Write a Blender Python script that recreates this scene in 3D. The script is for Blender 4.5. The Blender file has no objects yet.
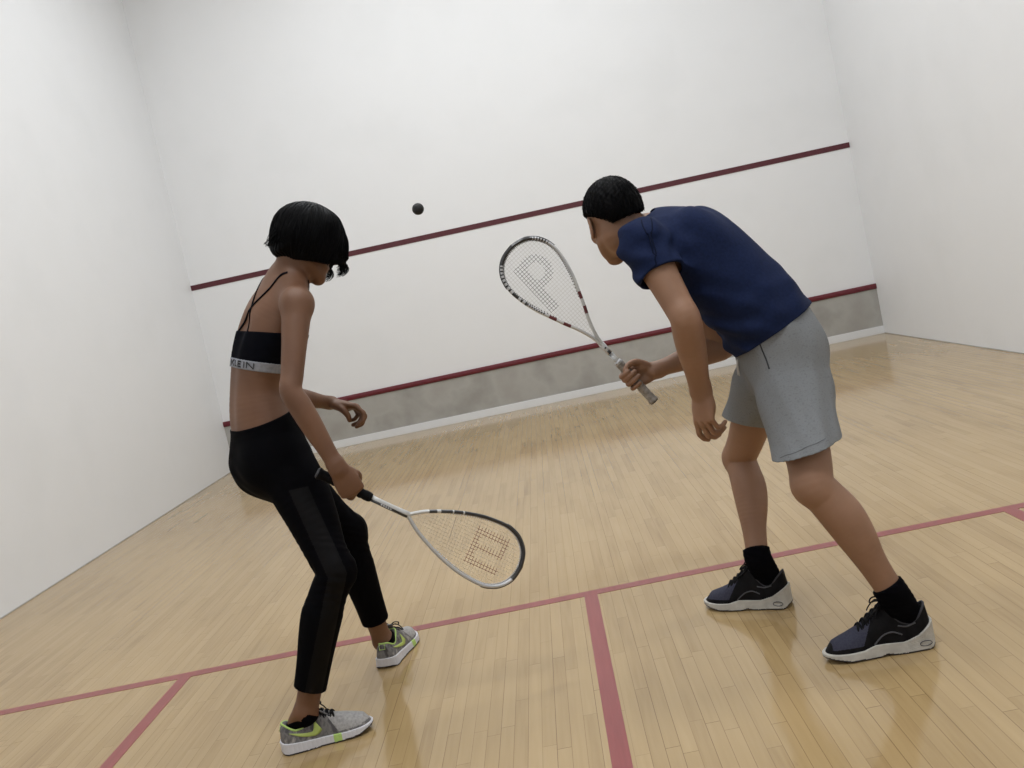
import bpy, bmesh, math, random
import numpy as np
import openvdb
from mathutils import Vector, Matrix
from mathutils.bvhtree import BVHTree

random.seed(4)
C = bpy.context.scene.collection
VOX = 0.0028          # body resolution in metres

# ------------------------------------------------------------ camera, world, light, exposure
cam_data = bpy.data.cameras.new('camera')
cam = bpy.data.objects.new('camera', cam_data); C.objects.link(cam)
cam_data.sensor_width = 36.0
cam_data.lens = 925.9 / 1024 * 36.0
cam_data.shift_x = -3.4 / 1024
cam_data.shift_y = -29.4 / 1024
cam_data.clip_start = 0.05
_r = Vector((0.97743912, 0.01887961, -0.21037188)); _d = Vector((-0.20824283, -0.08042641, -0.97476485)); _f = Vector((-0.03532263, 0.99658173, -0.07468038))
m = Matrix.Identity(4)
for i in range(3):
    m[i][0], m[i][1], m[i][2] = _r[i], -_d[i], -_f[i]
m.translation = Vector((3.2335, -8.8748, 1.1956))
cam.matrix_world = m
bpy.context.scene.camera = cam

world = bpy.data.worlds.new('world'); bpy.context.scene.world = world
world.use_nodes = True
world.node_tree.nodes['Background'].inputs[0].default_value = (0.8, 0.86, 1, 1)
world.node_tree.nodes['Background'].inputs[1].default_value = 0.05

vs = bpy.context.scene.view_settings
vs.view_transform = 'Standard'; vs.look = 'None'; vs.gamma = 1.0; vs.use_curve_mapping = False
vs.exposure = 0.0

W_, L_, H_ = 6.4, 9.75, 5.4
LAMPS = [(2.1, -2.2), (4.3, -2.2), (2.1, -4.9), (4.3, -4.9), (2.1, -7.6), (4.3, -7.6)]
LAMP_POWER = 45
for i, (x, y) in enumerate(LAMPS):
    ld = bpy.data.lights.new('ceiling_light_glow', 'AREA'); ld.shape = 'RECTANGLE'; ld.size = 1.15; ld.size_y = 0.55
    ld.energy = LAMP_POWER; ld.color = (0.925, 0.965, 1.0)
    lo = bpy.data.objects.new('ceiling_light_glow', ld); C.objects.link(lo); lo.location = (x, y, H_ - 0.13)

# ------------------------------------------------------------ materials
def mat(name, col, rough=0.5, metal=0.0, sss=0.0, coat=0.0, spec=0.5):
    mt = bpy.data.materials.new(name); mt.use_nodes = True
    b = mt.node_tree.nodes['Principled BSDF']
    b.inputs['Base Color'].default_value = (*col, 1); b.inputs['Roughness'].default_value = rough
    b.inputs['Metallic'].default_value = metal; b.inputs['Coat Weight'].default_value = coat
    b.inputs['Specular IOR Level'].default_value = spec
    if sss:
        b.inputs['Subsurface Weight'].default_value = sss; b.inputs['Subsurface Radius'].default_value = (0.01, 0.004, 0.002)
        b.inputs['Subsurface Scale'].default_value = 1.0
    return mt

def noisy(mt, cols, scale=(1, 1, 1), detail=4, pos=(0.3, 0.7), bump=0.0, nscale=5.0, space='Object', bdist=0.01):
    """colour from a noise ramp between the given colours; optional bump"""
    nt = mt.node_tree; N = nt.nodes; Lk = nt.links; b = N['Principled BSDF']
    tc = N.new('ShaderNodeTexCoord'); mp = N.new('ShaderNodeMapping'); mp.inputs['Scale'].default_value = scale
    nz = N.new('ShaderNodeTexNoise'); nz.inputs['Scale'].default_value = nscale; nz.inputs['Detail'].default_value = detail
    cr = N.new('ShaderNodeValToRGB')
    Lk.new(tc.outputs[space], mp.inputs[0]); Lk.new(mp.outputs[0], nz.inputs['Vector']); Lk.new(nz.outputs['Fac'], cr.inputs[0])
    e = cr.color_ramp.elements
    e[0].position = pos[0]; e[0].color = (*cols[0], 1); e[1].position = pos[1]; e[1].color = (*cols[-1], 1)
    for k, c in enumerate(cols[1:-1]):
        x = e.new(pos[0] + (pos[1] - pos[0]) * (k + 1) / (len(cols) - 1)); x.color = (*c, 1)
    Lk.new(cr.outputs[0], b.inputs['Base Color'])
    if bump:
        bp = N.new('ShaderNodeBump'); bp.inputs['Strength'].default_value = bump; bp.inputs['Distance'].default_value = bdist
        Lk.new(nz.outputs['Fac'], bp.inputs['Height']); Lk.new(bp.outputs[0], b.inputs['Normal'])
    return mt

M = {}
M['wall'] = noisy(mat('wall_plaster', (.8, .8, .79), .55), [(.757, .764, .772), (.780, .786, .795), (.770, .777, .785)], (1, 1, 1), 5, (.3, .7), .04, 1.6, 'Object', .02)
M['tin'] = noisy(mat('tin_metal', (.4, .38, .35), .5, .0), [(.29, .28, .258), (.39, .38, .355), (.335, .32, .295)], (1, 1, 1), 6, (.3, .7), .05, 3.0)
M['rail'] = mat('rail_red', (.12, .010, .019), .3)
M['wallline'] = mat('service_line_red', (.080, .011, .018), .5)
M['white_trim'] = mat('white_trim', (.72, .73, .74), .45)
M['ceil'] = mat('ceiling_white', (.78, .78, .77), .8)
M['floorline'] = noisy(mat('floor_line_paint', (.36, .08, .085), .3, coat=.2), [(.215, .033, .032), (.265, .048, .046)], (25, 1.5, 1), 4, (.3, .7), 0, 3.0)

# maple strip floor: strips run along the court, random plank lengths, thin dark seams
fm = mat('maple_floor', (.5, .37, .22), .22)
nt = fm.node_tree; N = nt.nodes; K = nt.links; bs = N['Principled BSDF']
def nd(t, **kw):
    n = N.new(t)
    for k, v in kw.items(): setattr(n, k, v)
    return n
def mth(op, a, b=None, c=None):
    n = nd('ShaderNodeMath', operation=op)
    for i, v in enumerate((a, b, c)):
        if v is None: continue
        if isinstance(v, (int, float)): n.inputs[i].default_value = v
        else: K.new(v, n.inputs[i])
    return n.outputs[0]
tc = nd('ShaderNodeTexCoord'); sp = nd('ShaderNodeSeparateXYZ'); K.new(tc.outputs['Object'], sp.inputs[0])
sx = mth('DIVIDE', sp.outputs[0], 0.0385); ix = mth('FLOOR', sx); fx = mth('FRACT', sx)
w1 = nd('ShaderNodeTexWhiteNoise', noise_dimensions='1D'); K.new(ix, w1.inputs['W'])
w2 = nd('ShaderNodeTexWhiteNoise', noise_dimensions='1D'); K.new(mth('ADD', ix, 77.3), w2.inputs['W'])
plen = mth('MULTIPLY_ADD', w2.outputs['Value'], 0.35, 0.38)
sy = mth('ADD', mth('DIVIDE', sp.outputs[1], plen), mth('MULTIPLY', w1.outputs['Value'], 9.0)); iy = mth('FLOOR', sy); fy = mth('FRACT', sy)
cv = nd('ShaderNodeCombineXYZ'); K.new(ix, cv.inputs[0]); K.new(iy, cv.inputs[1])
w3 = nd('ShaderNodeTexWhiteNoise', noise_dimensions='3D'); K.new(cv.outputs[0], w3.inputs['Vector'])
mp = nd('ShaderNodeMapping'); mp.inputs['Scale'].default_value = (60, 3, 1); K.new(tc.outputs['Object'], mp.inputs[0])
off = nd('ShaderNodeVectorMath', operation='ADD'); K.new(mp.outputs[0], off.inputs[0]); K.new(w3.outputs['Color'], off.inputs[1])
g1 = nd('ShaderNodeTexNoise'); g1.inputs['Scale'].default_value = 1.0; g1.inputs['Detail'].default_value = 5; K.new(off.outputs[0], g1.inputs['Vector'])
g2 = nd('ShaderNodeTexNoise'); g2.inputs['Scale'].default_value = 1.3; g2.inputs['Detail'].default_value = 3; K.new(tc.outputs['Object'], g2.inputs['Vector'])
tone = mth('ADD', mth('MULTIPLY', w3.outputs['Value'], .22), mth('ADD', mth('MULTIPLY', g1.outputs['Fac'], .52), mth('MULTIPLY', g2.outputs['Fac'], .42)))
cr = nd('ShaderNodeValToRGB'); K.new(tone, cr.inputs[0]); e = cr.color_ramp.elements
e[0].position = .22; e[0].color = (.265, .172, .078, 1); e[1].position = 1.0; e[1].color = (.455, .330, .172, 1)
q = e.new(.55); q.color = (.377, .262, .126, 1); q = e.new(.78); q.color = (.42, .297, .148, 1)
gapx = mth('LESS_THAN', fx, .045); gapy = mth('LESS_THAN', mth('MULTIPLY', fy, plen), .0022)
w4 = nd('ShaderNodeTexWhiteNoise', noise_dimensions='1D'); K.new(mth('ADD', ix, 31.7), w4.inputs['W'])
seam = mth('MULTIPLY', mth('MAXIMUM', gapx, gapy), mth('MULTIPLY_ADD', w4.outputs['Value'], .45, .25))
mx = nd('ShaderNodeMix', data_type='RGBA'); K.new(seam, mx.inputs['Factor']); K.new(cr.outputs[0], mx.inputs['A']); mx.inputs['B'].default_value = (.12, .07, .03, 1)
# dark ball and shoe scuffs with a shape of their own
mp2 = nd('ShaderNodeMapping'); mp2.inputs['Scale'].default_value = (14, 7, 1); K.new(tc.outputs['Object'], mp2.inputs[0])
sc = nd('ShaderNodeTexNoise'); sc.inputs['Scale'].default_value = 1.6; sc.inputs['Detail'].default_value = 6; sc.inputs['Roughness'].default_value = .7; K.new(mp2.outputs[0], sc.inputs['Vector'])
scm = nd('ShaderNodeMapRange'); scm.inputs['From Min'].default_value = .66; scm.inputs['From Max'].default_value = .76; scm.inputs['To Max'].default_value = .38; K.new(sc.outputs['Fac'], scm.inputs['Value'])
mx2 = nd('ShaderNodeMix', data_type='RGBA'); K.new(scm.outputs[0], mx2.inputs['Factor']); K.new(mx.outputs['Result'], mx2.inputs['A']); mx2.inputs['B'].default_value = (.24, .15, .085, 1)
K.new(mx2.outputs['Result'], bs.inputs['Base Color'])
rr = mth('MULTIPLY_ADD', g2.outputs['Fac'], .10, .07); K.new(rr, bs.inputs['Roughness'])
bp = nd('ShaderNodeBump'); bp.inputs['Strength'].default_value = .10; bp.inputs['Distance'].default_value = .002
K.new(mth('SUBTRACT', g2.outputs['Fac'], mth('MULTIPLY', seam, .12)), bp.inputs['Height']); K.new(bp.outputs[0], bs.inputs['Normal'])
M['floor'] = fm

M['skin_w'] = noisy(mat('brown_skin', (.17, .085, .05), .55, sss=.08), [(.122, .053, .025), (.162, .074, .036)], (1, 1, 1), 4, (.3, .7), .03, 9.0)
M['skin_m'] = noisy(mat('tan_skin', (.3, .16, .09), .55, sss=.12), [(.232, .120, .068), (.295, .160, .096)], (1, 1, 1), 4, (.3, .7), .03, 9.0)
M['hair'] = mat('black_hair', (.0015, .0014, .0018), .5, spec=.06)
M['lips'] = mat('lips', (.22, .075, .06), .4)
M['eye'] = mat('eye_white', (.42, .39, .36), .3); M['iris'] = mat('iris_dark', (.02, .01, .006), .15)
M['legging'] = mat('leggings_black', (.0018, .0018, .0026), .8, spec=.04)
M['legmesh'] = mat('leggings_satin_panel', (.0034, .0030, .0034), .5, spec=.09)
M['bra'] = mat('bra_black', (.0026, .003, .0055), .85, spec=.06)
M['band'] = noisy(mat('band_grey', (.30, .31, .35), .7), [(.22, .23, .26), (.29, .30, .335)], (1, 1, 1), 3, (.3, .7), 0, 90)
M['letter'] = mat('letter_black', (.008, .008, .011), .7)
M['letter_pale'] = mat('letter_pale', (.42, .42, .45), .7)
M['shirt'] = noisy(mat('navy_jersey', (.014, .03, .10), .85, spec=.12), [(.0068, .0125, .041), (.0095, .0172, .055)], (1, 1, 1), 4, (.3, .7), .25, 120, 'Object', .002)
M['seam'] = mat('navy_seam', (.003, .006, .022), .8, spec=.1)
M['shorts'] = noisy(mat('heather_grey', (.2, .21, .22), .9, spec=.2), [(.165, .173, .182), (.212, .221, .231), (.19, .198, .207)], (1, 1, 1.6), 8, (.30, .70), .2, 150, 'Object', .002)
M['pocket'] = mat('pocket_shadow', (.03, .032, .036), .9)
M['shorts_dark'] = mat('shorts_seam', (.13, .136, .145), .9)
M['cord'] = mat('cord_white', (.55, .55, .53), .8)
M['sock'] = mat('sock_black', (.002, .002, .0032), .85, spec=.04)
M['shoe_grey'] = noisy(mat('shoe_grey', (.2, .2, .2), .75), [(.07, .066, .07), (.19, .18, .175), (.11, .105, .105), (.33, .31, .29)], (1, 1, .6), 5, (.38, .64), 0, 34)
M['shoe_pale'] = noisy(mat('shoe_pale', (.4, .38, .37), .8), [(.27, .26, .255), (.40, .385, .375)], (1, 1, 1), 3, (.3, .7), .2, 140, 'Object', .001)
M['lime'] = mat('lime_trim', (.42, .60, .16), .55)
M['swoosh'] = mat('lime_swoosh', (.43, .53, .14), .55)
M['sole_white'] = mat('sole_white', (.60, .59, .62), .5)
M['sole_cream'] = noisy(mat('sole_cream', (.45, .43, .39), .6), [(.40, .38, .345), (.52, .50, .455)], (1, 1, 1), 3, (.3, .7), 0, 40)
M['rubber'] = mat('outsole_dark', (.035, .028, .026), .7)
M['shoe_black'] = noisy(mat('shoe_black', (.01, .01, .012), .6, spec=.12), [(.0028, .0026, .0032), (.006, .0055, .0068)], (1, 1, 1), 4, (.3, .7), .2, 60, 'Object', .002)
M['shoe_slate'] = noisy(mat('shoe_slate', (.05, .05, .08), .8, spec=.15), [(.034, .035, .056), (.052, .053, .078)], (1, 1, 1), 4, (.3, .7), .2, 200, 'Object', .001)
M['butt'] = mat('butt_cap_grey', (.05, .05, .055), .4)
M['lace'] = mat('lace_black', (.003, .003, .004), .8, spec=.2)
M['lining'] = mat('shoe_lining', (.035, .035, .042), .9)
M['logo_grey'] = mat('logo_grey', (.06, .06, .07), .45)
M['rk_white'] = mat('racket_white', (.55, .55, .54), .28, coat=.4)
M['rk_silver'] = mat('racket_silver', (.50, .505, .52), .3, .15, coat=.3)
M['rk_black'] = mat('racket_black', (.012, .012, .014), .28, coat=.4)
M['rk_red'] = mat('racket_red', (.11, .015, .02), .35)
M['grip_black'] = mat('grip_black', (.005, .005, .006), .8, spec=.12)
M['grip_grey'] = noisy(mat('grip_worn', (.3, .28, .25), .8), [(.20, .175, .15), (.36, .33, .30)], (1, 1, 1), 4, (.35, .65), .3, 70, 'Object', .001)
M['string_pale'] = mat('string_pale', (.50, .49, .475), .35)
M['string_clear'] = mat('string_clear', (.52, .43, .30), .35)
M['string_dark'] = mat('string_dark', (.045, .042, .045), .4)
M['string_red'] = mat('string_red', (.20, .045, .025), .5)
M['ball'] = noisy(mat('ball_rubber', (.01, .01, .01), .7), [(.007, .007, .008), (.014, .014, .015)], (1, 1, 1), 4, (.3, .7), .2, 150, 'Object', .001)
M['lamp'] = mat('lamp_diffuser', (.9, .9, .9), .5)
_b = M['lamp'].node_tree.nodes['Principled BSDF']; _b.inputs['Emission Color'].default_value = (1, .98, .95, 1); _b.inputs['Emission Strength'].default_value = 3.0
M['lamp_frame'] = mat('lamp_frame', (.6, .6, .6), .4)
M['door'] = noisy(mat('door_paint', (.7, .7, .69), .5), [(.68, .68, .67), (.74, .74, .73)], (1, 1, 1), 3)
M['metal'] = mat('brushed_metal', (.5, .5, .5), .3, .9)

# ------------------------------------------------------------ mesh helpers
def link(name, me, mats, parent=None, smooth=False):
    o = bpy.data.objects.new(name, me); C.objects.link(o)
    for mm in (mats if isinstance(mats, (list, tuple)) else [mats]): me.materials.append(mm)
    if parent is not None: o.parent = parent
    if smooth: me.shade_smooth()
    return o

def tag(o, label, cat, group=None, kind=None):
    o['label'] = label; o['category'] = cat
    if group: o['group'] = group
    if kind: o['kind'] = kind
    return o

def empty(name, loc=(0, 0, 0), rz=0.0):
    o = bpy.data.objects.new(name, None); C.objects.link(o); o.location = loc; o.rotation_euler = (0, 0, rz); o.empty_display_size = .1
    return o

def box_bm(bm, lo, hi, bev=0.0):
    v = [bm.verts.new((x, y, z)) for x in (lo[0], hi[0]) for y in (lo[1], hi[1]) for z in (lo[2], hi[2])]
    fs = [bm.faces.new([v[i] for i in q]) for q in ((0, 1, 3, 2), (4, 6, 7, 5), (0, 4, 5, 1), (2, 3, 7, 6), (0, 2, 6, 4), (1, 5, 7, 3))]
    if bev:
        es = {e for f in fs for e in f.edges}
        bmesh.ops.bevel(bm, geom=list(es), offset=bev, segments=2, affect='EDGES')
    return fs

def bm_obj(name, bm, mats, parent=None, smooth=False):
    bmesh.ops.recalc_face_normals(bm, faces=bm.faces)
    me = bpy.data.meshes.new(name); bm.to_mesh(me); bm.free()
    return link(name, me, mats, parent, smooth)

def box(name, lo, hi, mt, parent=None, bev=0.0):
    bm = bmesh.new(); box_bm(bm, lo, hi, bev); return bm_obj(name, bm, mt, parent)

def tube_bm(bm, pts, rad, n=8, mi=0, flat=None, up=None, closed=False, cap=True):
    """sweep an n-gon along pts; rad scalar or list of (a,b) half axes; up = reference for the b axis"""
    pts = [Vector(p) for p in pts]; rings = []; m_ = len(pts); prev = None
    for i, p in enumerate(pts):
        if closed: t = pts[(i + 1) % m_] - pts[i - 1]
        else: t = pts[min(i + 1, m_ - 1)] - pts[max(i - 1, 0)]
        t.normalize()
        ref = Vector(up) if up is not None else (prev if prev is not None else (Vector((0, 0, 1)) if abs(t.z) < .9 else Vector((1, 0, 0))))
        b = (ref - t * ref.dot(t)).normalized(); a = t.cross(b); prev = b
        r = rad[i] if isinstance(rad, list) else rad
        ra, rb = r if isinstance(r, (list, tuple)) else (r, r)
        rings.append([bm.verts.new(p + a * (ra * math.cos(2 * math.pi * k / n)) + b * (rb * math.sin(2 * math.pi * k / n))) for k in range(n)])
    for i in range(m_ if closed else m_ - 1):
        A, B = rings[i], rings[(i + 1) % m_]
        for k in range(n):
            f = bm.faces.new((A[k], A[(k + 1) % n], B[(k + 1) % n], B[k])); f.material_index = mi(i) if callable(mi) else mi; f.smooth = True
    if cap and not closed:
        for r_, j in ((rings[0], 0), (rings[-1], m_ - 2)):
            f = bm.faces.new(r_); f.material_index = mi(j) if callable(mi) else mi

def catmull(P, n):
    """P: array (m,d) -> smooth resample, n per span"""
    P = np.asarray(P, float); m_ = len(P); out = []
    for i in range(m_ - 1):
        p0, p1, p2, p3 = P[max(i - 1, 0)], P[i], P[i + 1], P[min(i + 2, m_ - 1)]
        for k in range(n):
            t = k / n
            out.append(.5 * ((2 * p1) + (-p0 + p2) * t + (2 * p0 - 5 * p1 + 4 * p2 - p3) * t * t + (-p0 + 3 * p1 - 3 * p2 + p3) * t ** 3))
    out.append(P[-1]); return np.array(out)

# ------------------------------------------------------------ distance-field sculpting
BG = 0.05
def nv(v):
    v = np.asarray(v, float); return v / (np.linalg.norm(v) + 1e-12)

class Field:
    def __init__(s, lo, hi, h):
        s.lo = np.array(lo, float); s.h = h
        s.n = np.ceil((np.array(hi, float) - s.lo) / h).astype(int) + 1
        s.a = np.full(s.n, BG, np.float32)
    def copy(s):
        c = object.__new__(Field); c.lo, c.h, c.n, c.a = s.lo, s.h, s.n, s.a.copy(); return c
    def crop(s, lo, hi, keep=False):
        i0 = np.clip(np.floor((np.array(lo) - s.lo) / s.h).astype(int), 0, s.n - 2); i1 = np.clip(np.ceil((np.array(hi) - s.lo) / s.h).astype(int), i0 + 2, s.n)
        c = object.__new__(Field); c.lo, c.h, c.n = s.lo + i0 * s.h, s.h, i1 - i0
        c.a = s.a[tuple(slice(a, b) for a, b in zip(i0, i1))].copy() if keep else np.full(c.n, BG, np.float32)
        return c
    def sub(s, lo, hi):
        i0 = np.clip(np.floor((np.array(lo) - s.lo) / s.h).astype(int), 0, s.n - 1); i1 = np.clip(np.ceil((np.array(hi) - s.lo) / s.h).astype(int) + 1, 1, s.n)
        sl = tuple(slice(a, b) for a, b in zip(i0, i1))
        g = [(s.lo[k] + s.h * np.arange(i0[k], i1[k])).astype(np.float32) for k in range(3)]
        return sl, i0, (g[0][:, None, None], g[1][None, :, None], g[2][None, None, :])
    def chain(s, pts, k=.012, n=4, W=None, infl=0.0, op='add', cap=1.0):
        """pts: [(pos, rw, rd[, Wvec])]; smooth elliptical sweep; op add / cut"""
        d = [list(p[0]) + [p[1] + infl, p[2] + infl] + list(nv(p[3] if len(p) > 3 else (W if W is not None else (0.3, .2, .9)))) for p in pts]
        R = catmull(d, n)
        pad = max(k, 2.5 * s.h)
        mr = R[:, 3:5].max() + pad
        sl, i0, _ = s.sub(R[:, :3].min(0) - mr, R[:, :3].max(0) + mr)
        T = np.full(s.a[sl].shape, BG, np.float32)
        for i in range(len(R) - 1):
            a, b = R[i, :3], R[i + 1, :3]; L = np.linalg.norm(b - a)
            if L < 1e-6: continue
            ax = (b - a) / L; w = nv(R[i, 5:8] + R[i + 1, 5:8]); w = nv(w - ax * w.dot(ax)); dd = np.cross(ax, w)
            rm = max(R[i, 3:5].max(), R[i + 1, 3:5].max()) + pad
            sl2, j0, (X, Y, Z) = s.sub(np.minimum(a, b) - rm, np.maximum(a, b) + rm)
            if any(q.stop <= q.start for q in sl2): continue
            X = X - np.float32(a[0]); Y = Y - np.float32(a[1]); Z = Z - np.float32(a[2])
            al = X * np.float32(ax[0]) + Y * np.float32(ax[1]) + Z * np.float32(ax[2])
            t = np.clip(al / np.float32(L), 0, 1)
            z = al - t * np.float32(L)
            x = X * np.float32(w[0]) + Y * np.float32(w[1]) + Z * np.float32(w[2]); y = X * np.float32(dd[0]) + Y * np.float32(dd[1]) + Z * np.float32(dd[2])
            rw = np.float32(R[i, 3]) + t * np.float32(R[i + 1, 3] - R[i, 3]); rd = np.float32(R[i, 4]) + t * np.float32(R[i + 1, 4] - R[i, 4])
            rz = np.minimum(rw, rd) * np.float32(cap)
            u, v, q = (x / rw) ** 2, (y / rd) ** 2, (z / rz) ** 2
            k0 = np.sqrt(u + v + q); k1 = np.sqrt(u / rw ** 2 + v / rd ** 2 + q / rz ** 2) + np.float32(1e-6)
            D = k0 * (k0 - 1) / k1
            o = tuple(slice(p.start - q_, p.stop - q_) for p, q_ in zip(sl2, i0))
            T[o] = np.minimum(T[o], D)
        s.merge(sl, T, k, op)
    def ell(s, c, axes, r, k=.012, op='add'):
        c = np.array(c, float); r = np.array(r, float); A = np.array([nv(v) for v in axes]); m_ = r.max() + max(k, 2.5 * s.h)
        sl, i0, (X, Y, Z) = s.sub(c - m_, c + m_)
        X = X - np.float32(c[0]); Y = Y - np.float32(c[1]); Z = Z - np.float32(c[2])
        q = [(X * np.float32(A[i, 0]) + Y * np.float32(A[i, 1]) + Z * np.float32(A[i, 2])) for i in range(3)]
        k0 = np.sqrt(sum((q[i] / np.float32(r[i])) ** 2 for i in range(3))); k1 = np.sqrt(sum((q[i] / np.float32(r[i] ** 2)) ** 2 for i in range(3))) + np.float32(1e-6)
        s.merge(sl, (k0 * (k0 - 1) / k1).astype(np.float32), k, op)
    def merge(s, sl, T, k, op):
        A = s.a[sl]
        if op == 'add':
            h = np.clip(k - np.abs(A - T), 0, None) / k; s.a[sl] = np.minimum(A, T) - h * h * np.float32(k * .25)
        else:
            h = np.clip(k - np.abs(A + T), 0, None) / k; s.a[sl] = np.maximum(A, -T) + h * h * np.float32(k * .25)
    def plane(s, p, nrm):
        """keep the side the normal points away from"""
        nrm = nv(nrm); sl, i0, (X, Y, Z) = s.sub(s.lo, s.lo + s.n * s.h)
        d = (X - np.float32(p[0])) * np.float32(nrm[0]) + (Y - np.float32(p[1])) * np.float32(nrm[1]) + (Z - np.float32(p[2])) * np.float32(nrm[2])
        np.maximum(s.a, d, out=s.a)
    def wave(s, fn):
        sl, i0, (X, Y, Z) = s.sub(s.lo, s.lo + s.n * s.h)
        s.a = s.a + fn(X, Y, Z).astype(np.float32)
    def shell(s, t): s.a = np.maximum(s.a, -(s.a + np.float32(t)))
    def mesh(s, name, mats, parent, iso=0.0, matfn=None, relax=0):
        g = openvdb.FloatGrid(BG); np.clip(s.a, -BG, BG, out=s.a); g.copyFromArray(s.a); g.transform = openvdb.createLinearTransform(voxelSize=s.h)
        P, Tr, Q = g.convertToPolygons(iso, 0.0)
        P = np.array(P, float) + s.lo
        faces = np.array(Q, int)[:, ::-1]
        me = bpy.data.meshes.new(name); nf = len(faces)
        me.vertices.add(len(P)); me.vertices.foreach_set('co', P.astype(np.float32).ravel())
        me.loops.add(nf * 4); me.loops.foreach_set('vertex_index', faces.astype(np.int32).ravel())
        me.polygons.add(nf); me.polygons.foreach_set('loop_start', np.arange(0, nf * 4, 4, dtype=np.int32))
        if len(Tr): print('tris', name, len(Tr))
        me.update(calc_edges=True); me.validate()
        # orientation: flip if the signed volume is negative
        v0 = P[faces[:, 0]]; v1 = P[faces[:, 1]]; v2 = P[faces[:, 2]]
        if np.einsum('ij,ij->i', v0, np.cross(v1, v2)).sum() < 0: me.flip_normals()
        o = link(name, me, mats, parent, True)
        if matfn is not None:
            cc = P[faces].mean(1); me.polygons.foreach_set('material_index', matfn(cc).astype(np.int32)); me.update()
        return o

def bvh_of(o):
    me = o.data; n = len(me.vertices); co = np.empty(n * 3, np.float32); me.vertices.foreach_get('co', co)
    f = np.empty(len(me.loops), np.int32); me.loops.foreach_get('vertex_index', f)
    return BVHTree.FromPolygons([tuple(c) for c in co.reshape(-1, 3)], [tuple(q) for q in f.reshape(-1, 4)])

# ------------------------------------------------------------ the court
def st(name, lo, hi, mt, bev=0.0, label=None):
    o = box(name, lo, hi, mt, None, bev); o['kind'] = 'structure'
    if label: o['label'] = label
    return o
st('floor', (0, -L_, -.1), (W_, 0, 0), M['floor'], 0, 'glossy maple strip floor of the squash court')
st('ceiling', (-.15, -L_ - .15, H_), (W_ + .15, .15, H_ + .1), M['ceil'])
st('wall_front', (-.15, 0, -.1), (W_ + .15, .15, H_), M['wall'], 0, 'white front wall with red service line')
st('wall_left', (-.15, -L_, -.1), (0, 0, H_), M['wall'], 0, 'white left side wall')
st('wall_right', (W_, -L_, -.1), (W_ + .15, 0, H_), M['wall'], 0, 'white right side wall')
st('wall_back', (-.15, -L_ - .15, -.1), (W_ + .15, -L_, H_), M['wall'])
d = st('door_1', (2.75, -L_, 0), (3.65, -L_ + .02, 2.1), M['door'], .003)
h = box('door_handle', (3.5, -L_ + .02, 1.0), (3.6, -L_ + .035, 1.06), M['metal'], d, .004)
tx = 0.0
# service line, half-round tin rail, tin panel, white board under it
st('trim_1', (0, -.004, 1.782), (W_, 0, 1.832), M['wallline'], 0, 'dark red service line across the front wall')
bm = bmesh.new()
prof = [(-.001, .431), (-.016, .431), (-.024, .438), (-.027, .456), (-.024, .474), (-.016, .481), (-.001, .481)]
for x in (0.0, W_): pass
A = [bm.verts.new((0.0, y, z)) for y, z in prof]; B = [bm.verts.new((W_, y, z)) for y, z in prof]
for k in range(len(prof)): bm.faces.new((A[k], A[(k + 1) % len(prof)], B[(k + 1) % len(prof)], B[k]))
bm.faces.new(A); bm.faces.new(B)
o = bm_obj('trim_2', bm, M['rail']); o['kind'] = 'structure'; o['label'] = 'red rounded rail along the top of the tin'
st('trim_3', (0, -.012, .072), (W_, 0, .433), M['tin'], 0, 'grey scuffed tin panel along the foot of the front wall')
st('trim_4', (0, -.022, 0), (W_, 0, .072), M['white_trim'], .002, 'white board under the tin')
st('trim_5', (0, -5.492, 0), (W_, -5.442, .0012), M['floorline'], 0, 'red short line across the floor')
st('trim_6', (3.175, -L_, 0), (3.225, -5.492, .0012), M['floorline'], 0, 'red half court line')
st('trim_7', (1.6, -7.09, 0), (1.65, -5.492, .0012), M['floorline'], 0, 'red side line of the left service box')
st('trim_8', (4.75, -7.09, 0), (4.8, -5.492, .0012), M['floorline'], 0, 'red side line of the right service box')
st('trim_9', (0, -7.14, 0), (1.65, -7.09, .0012), M['floorline'])
st('trim_10', (4.75, -7.14, 0), (W_, -7.09, .0012), M['floorline'])
# dark joint where the side walls meet the floor
for i, (x0, x1) in enumerate(((0, .004), (W_ - .004, W_))):
    st('trim_%d' % (11 + i), (x0, -L_, 0), (x1, -.022, .006), M["tin"])
for i, (x, y) in enumerate(LAMPS):
    t = empty('ceiling_light', (x, y, H_ - .10))
    tag(t, 'rectangular panel light on the ceiling, %s side, %s row' % (('left', 'right')[i % 2], ('front', 'middle', 'back')[i // 2]), 'ceiling light', 'panel lights on the court ceiling')
    bm = bmesh.new()
    for lo, hi in (((-.62, -.32, 0), (.62, -.29, .1)), ((-.62, .29, 0), (.62, .32, .1)), ((-.62, -.29, 0), (-.59, .29, .1)), ((.59, -.29, 0), (.62, .29, .1))): box_bm(bm, lo, hi)
    bm_obj('frame', bm, M['lamp_frame'], t); box('diffuser', (-.59, -.29, .02), (.59, .29, .05), M['lamp'], t)

# ------------------------------------------------------------ ball
bm = bmesh.new(); bmesh.ops.create_icosphere(bm, subdivisions=4, radius=.0202)
b = bm_obj('squash_ball', bm, M['ball'], None, True); b.location = (2.9013, -5.7000, 1.5131)
tag(b, 'small black rubber squash ball in mid air in front of the white wall', 'ball')

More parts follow.
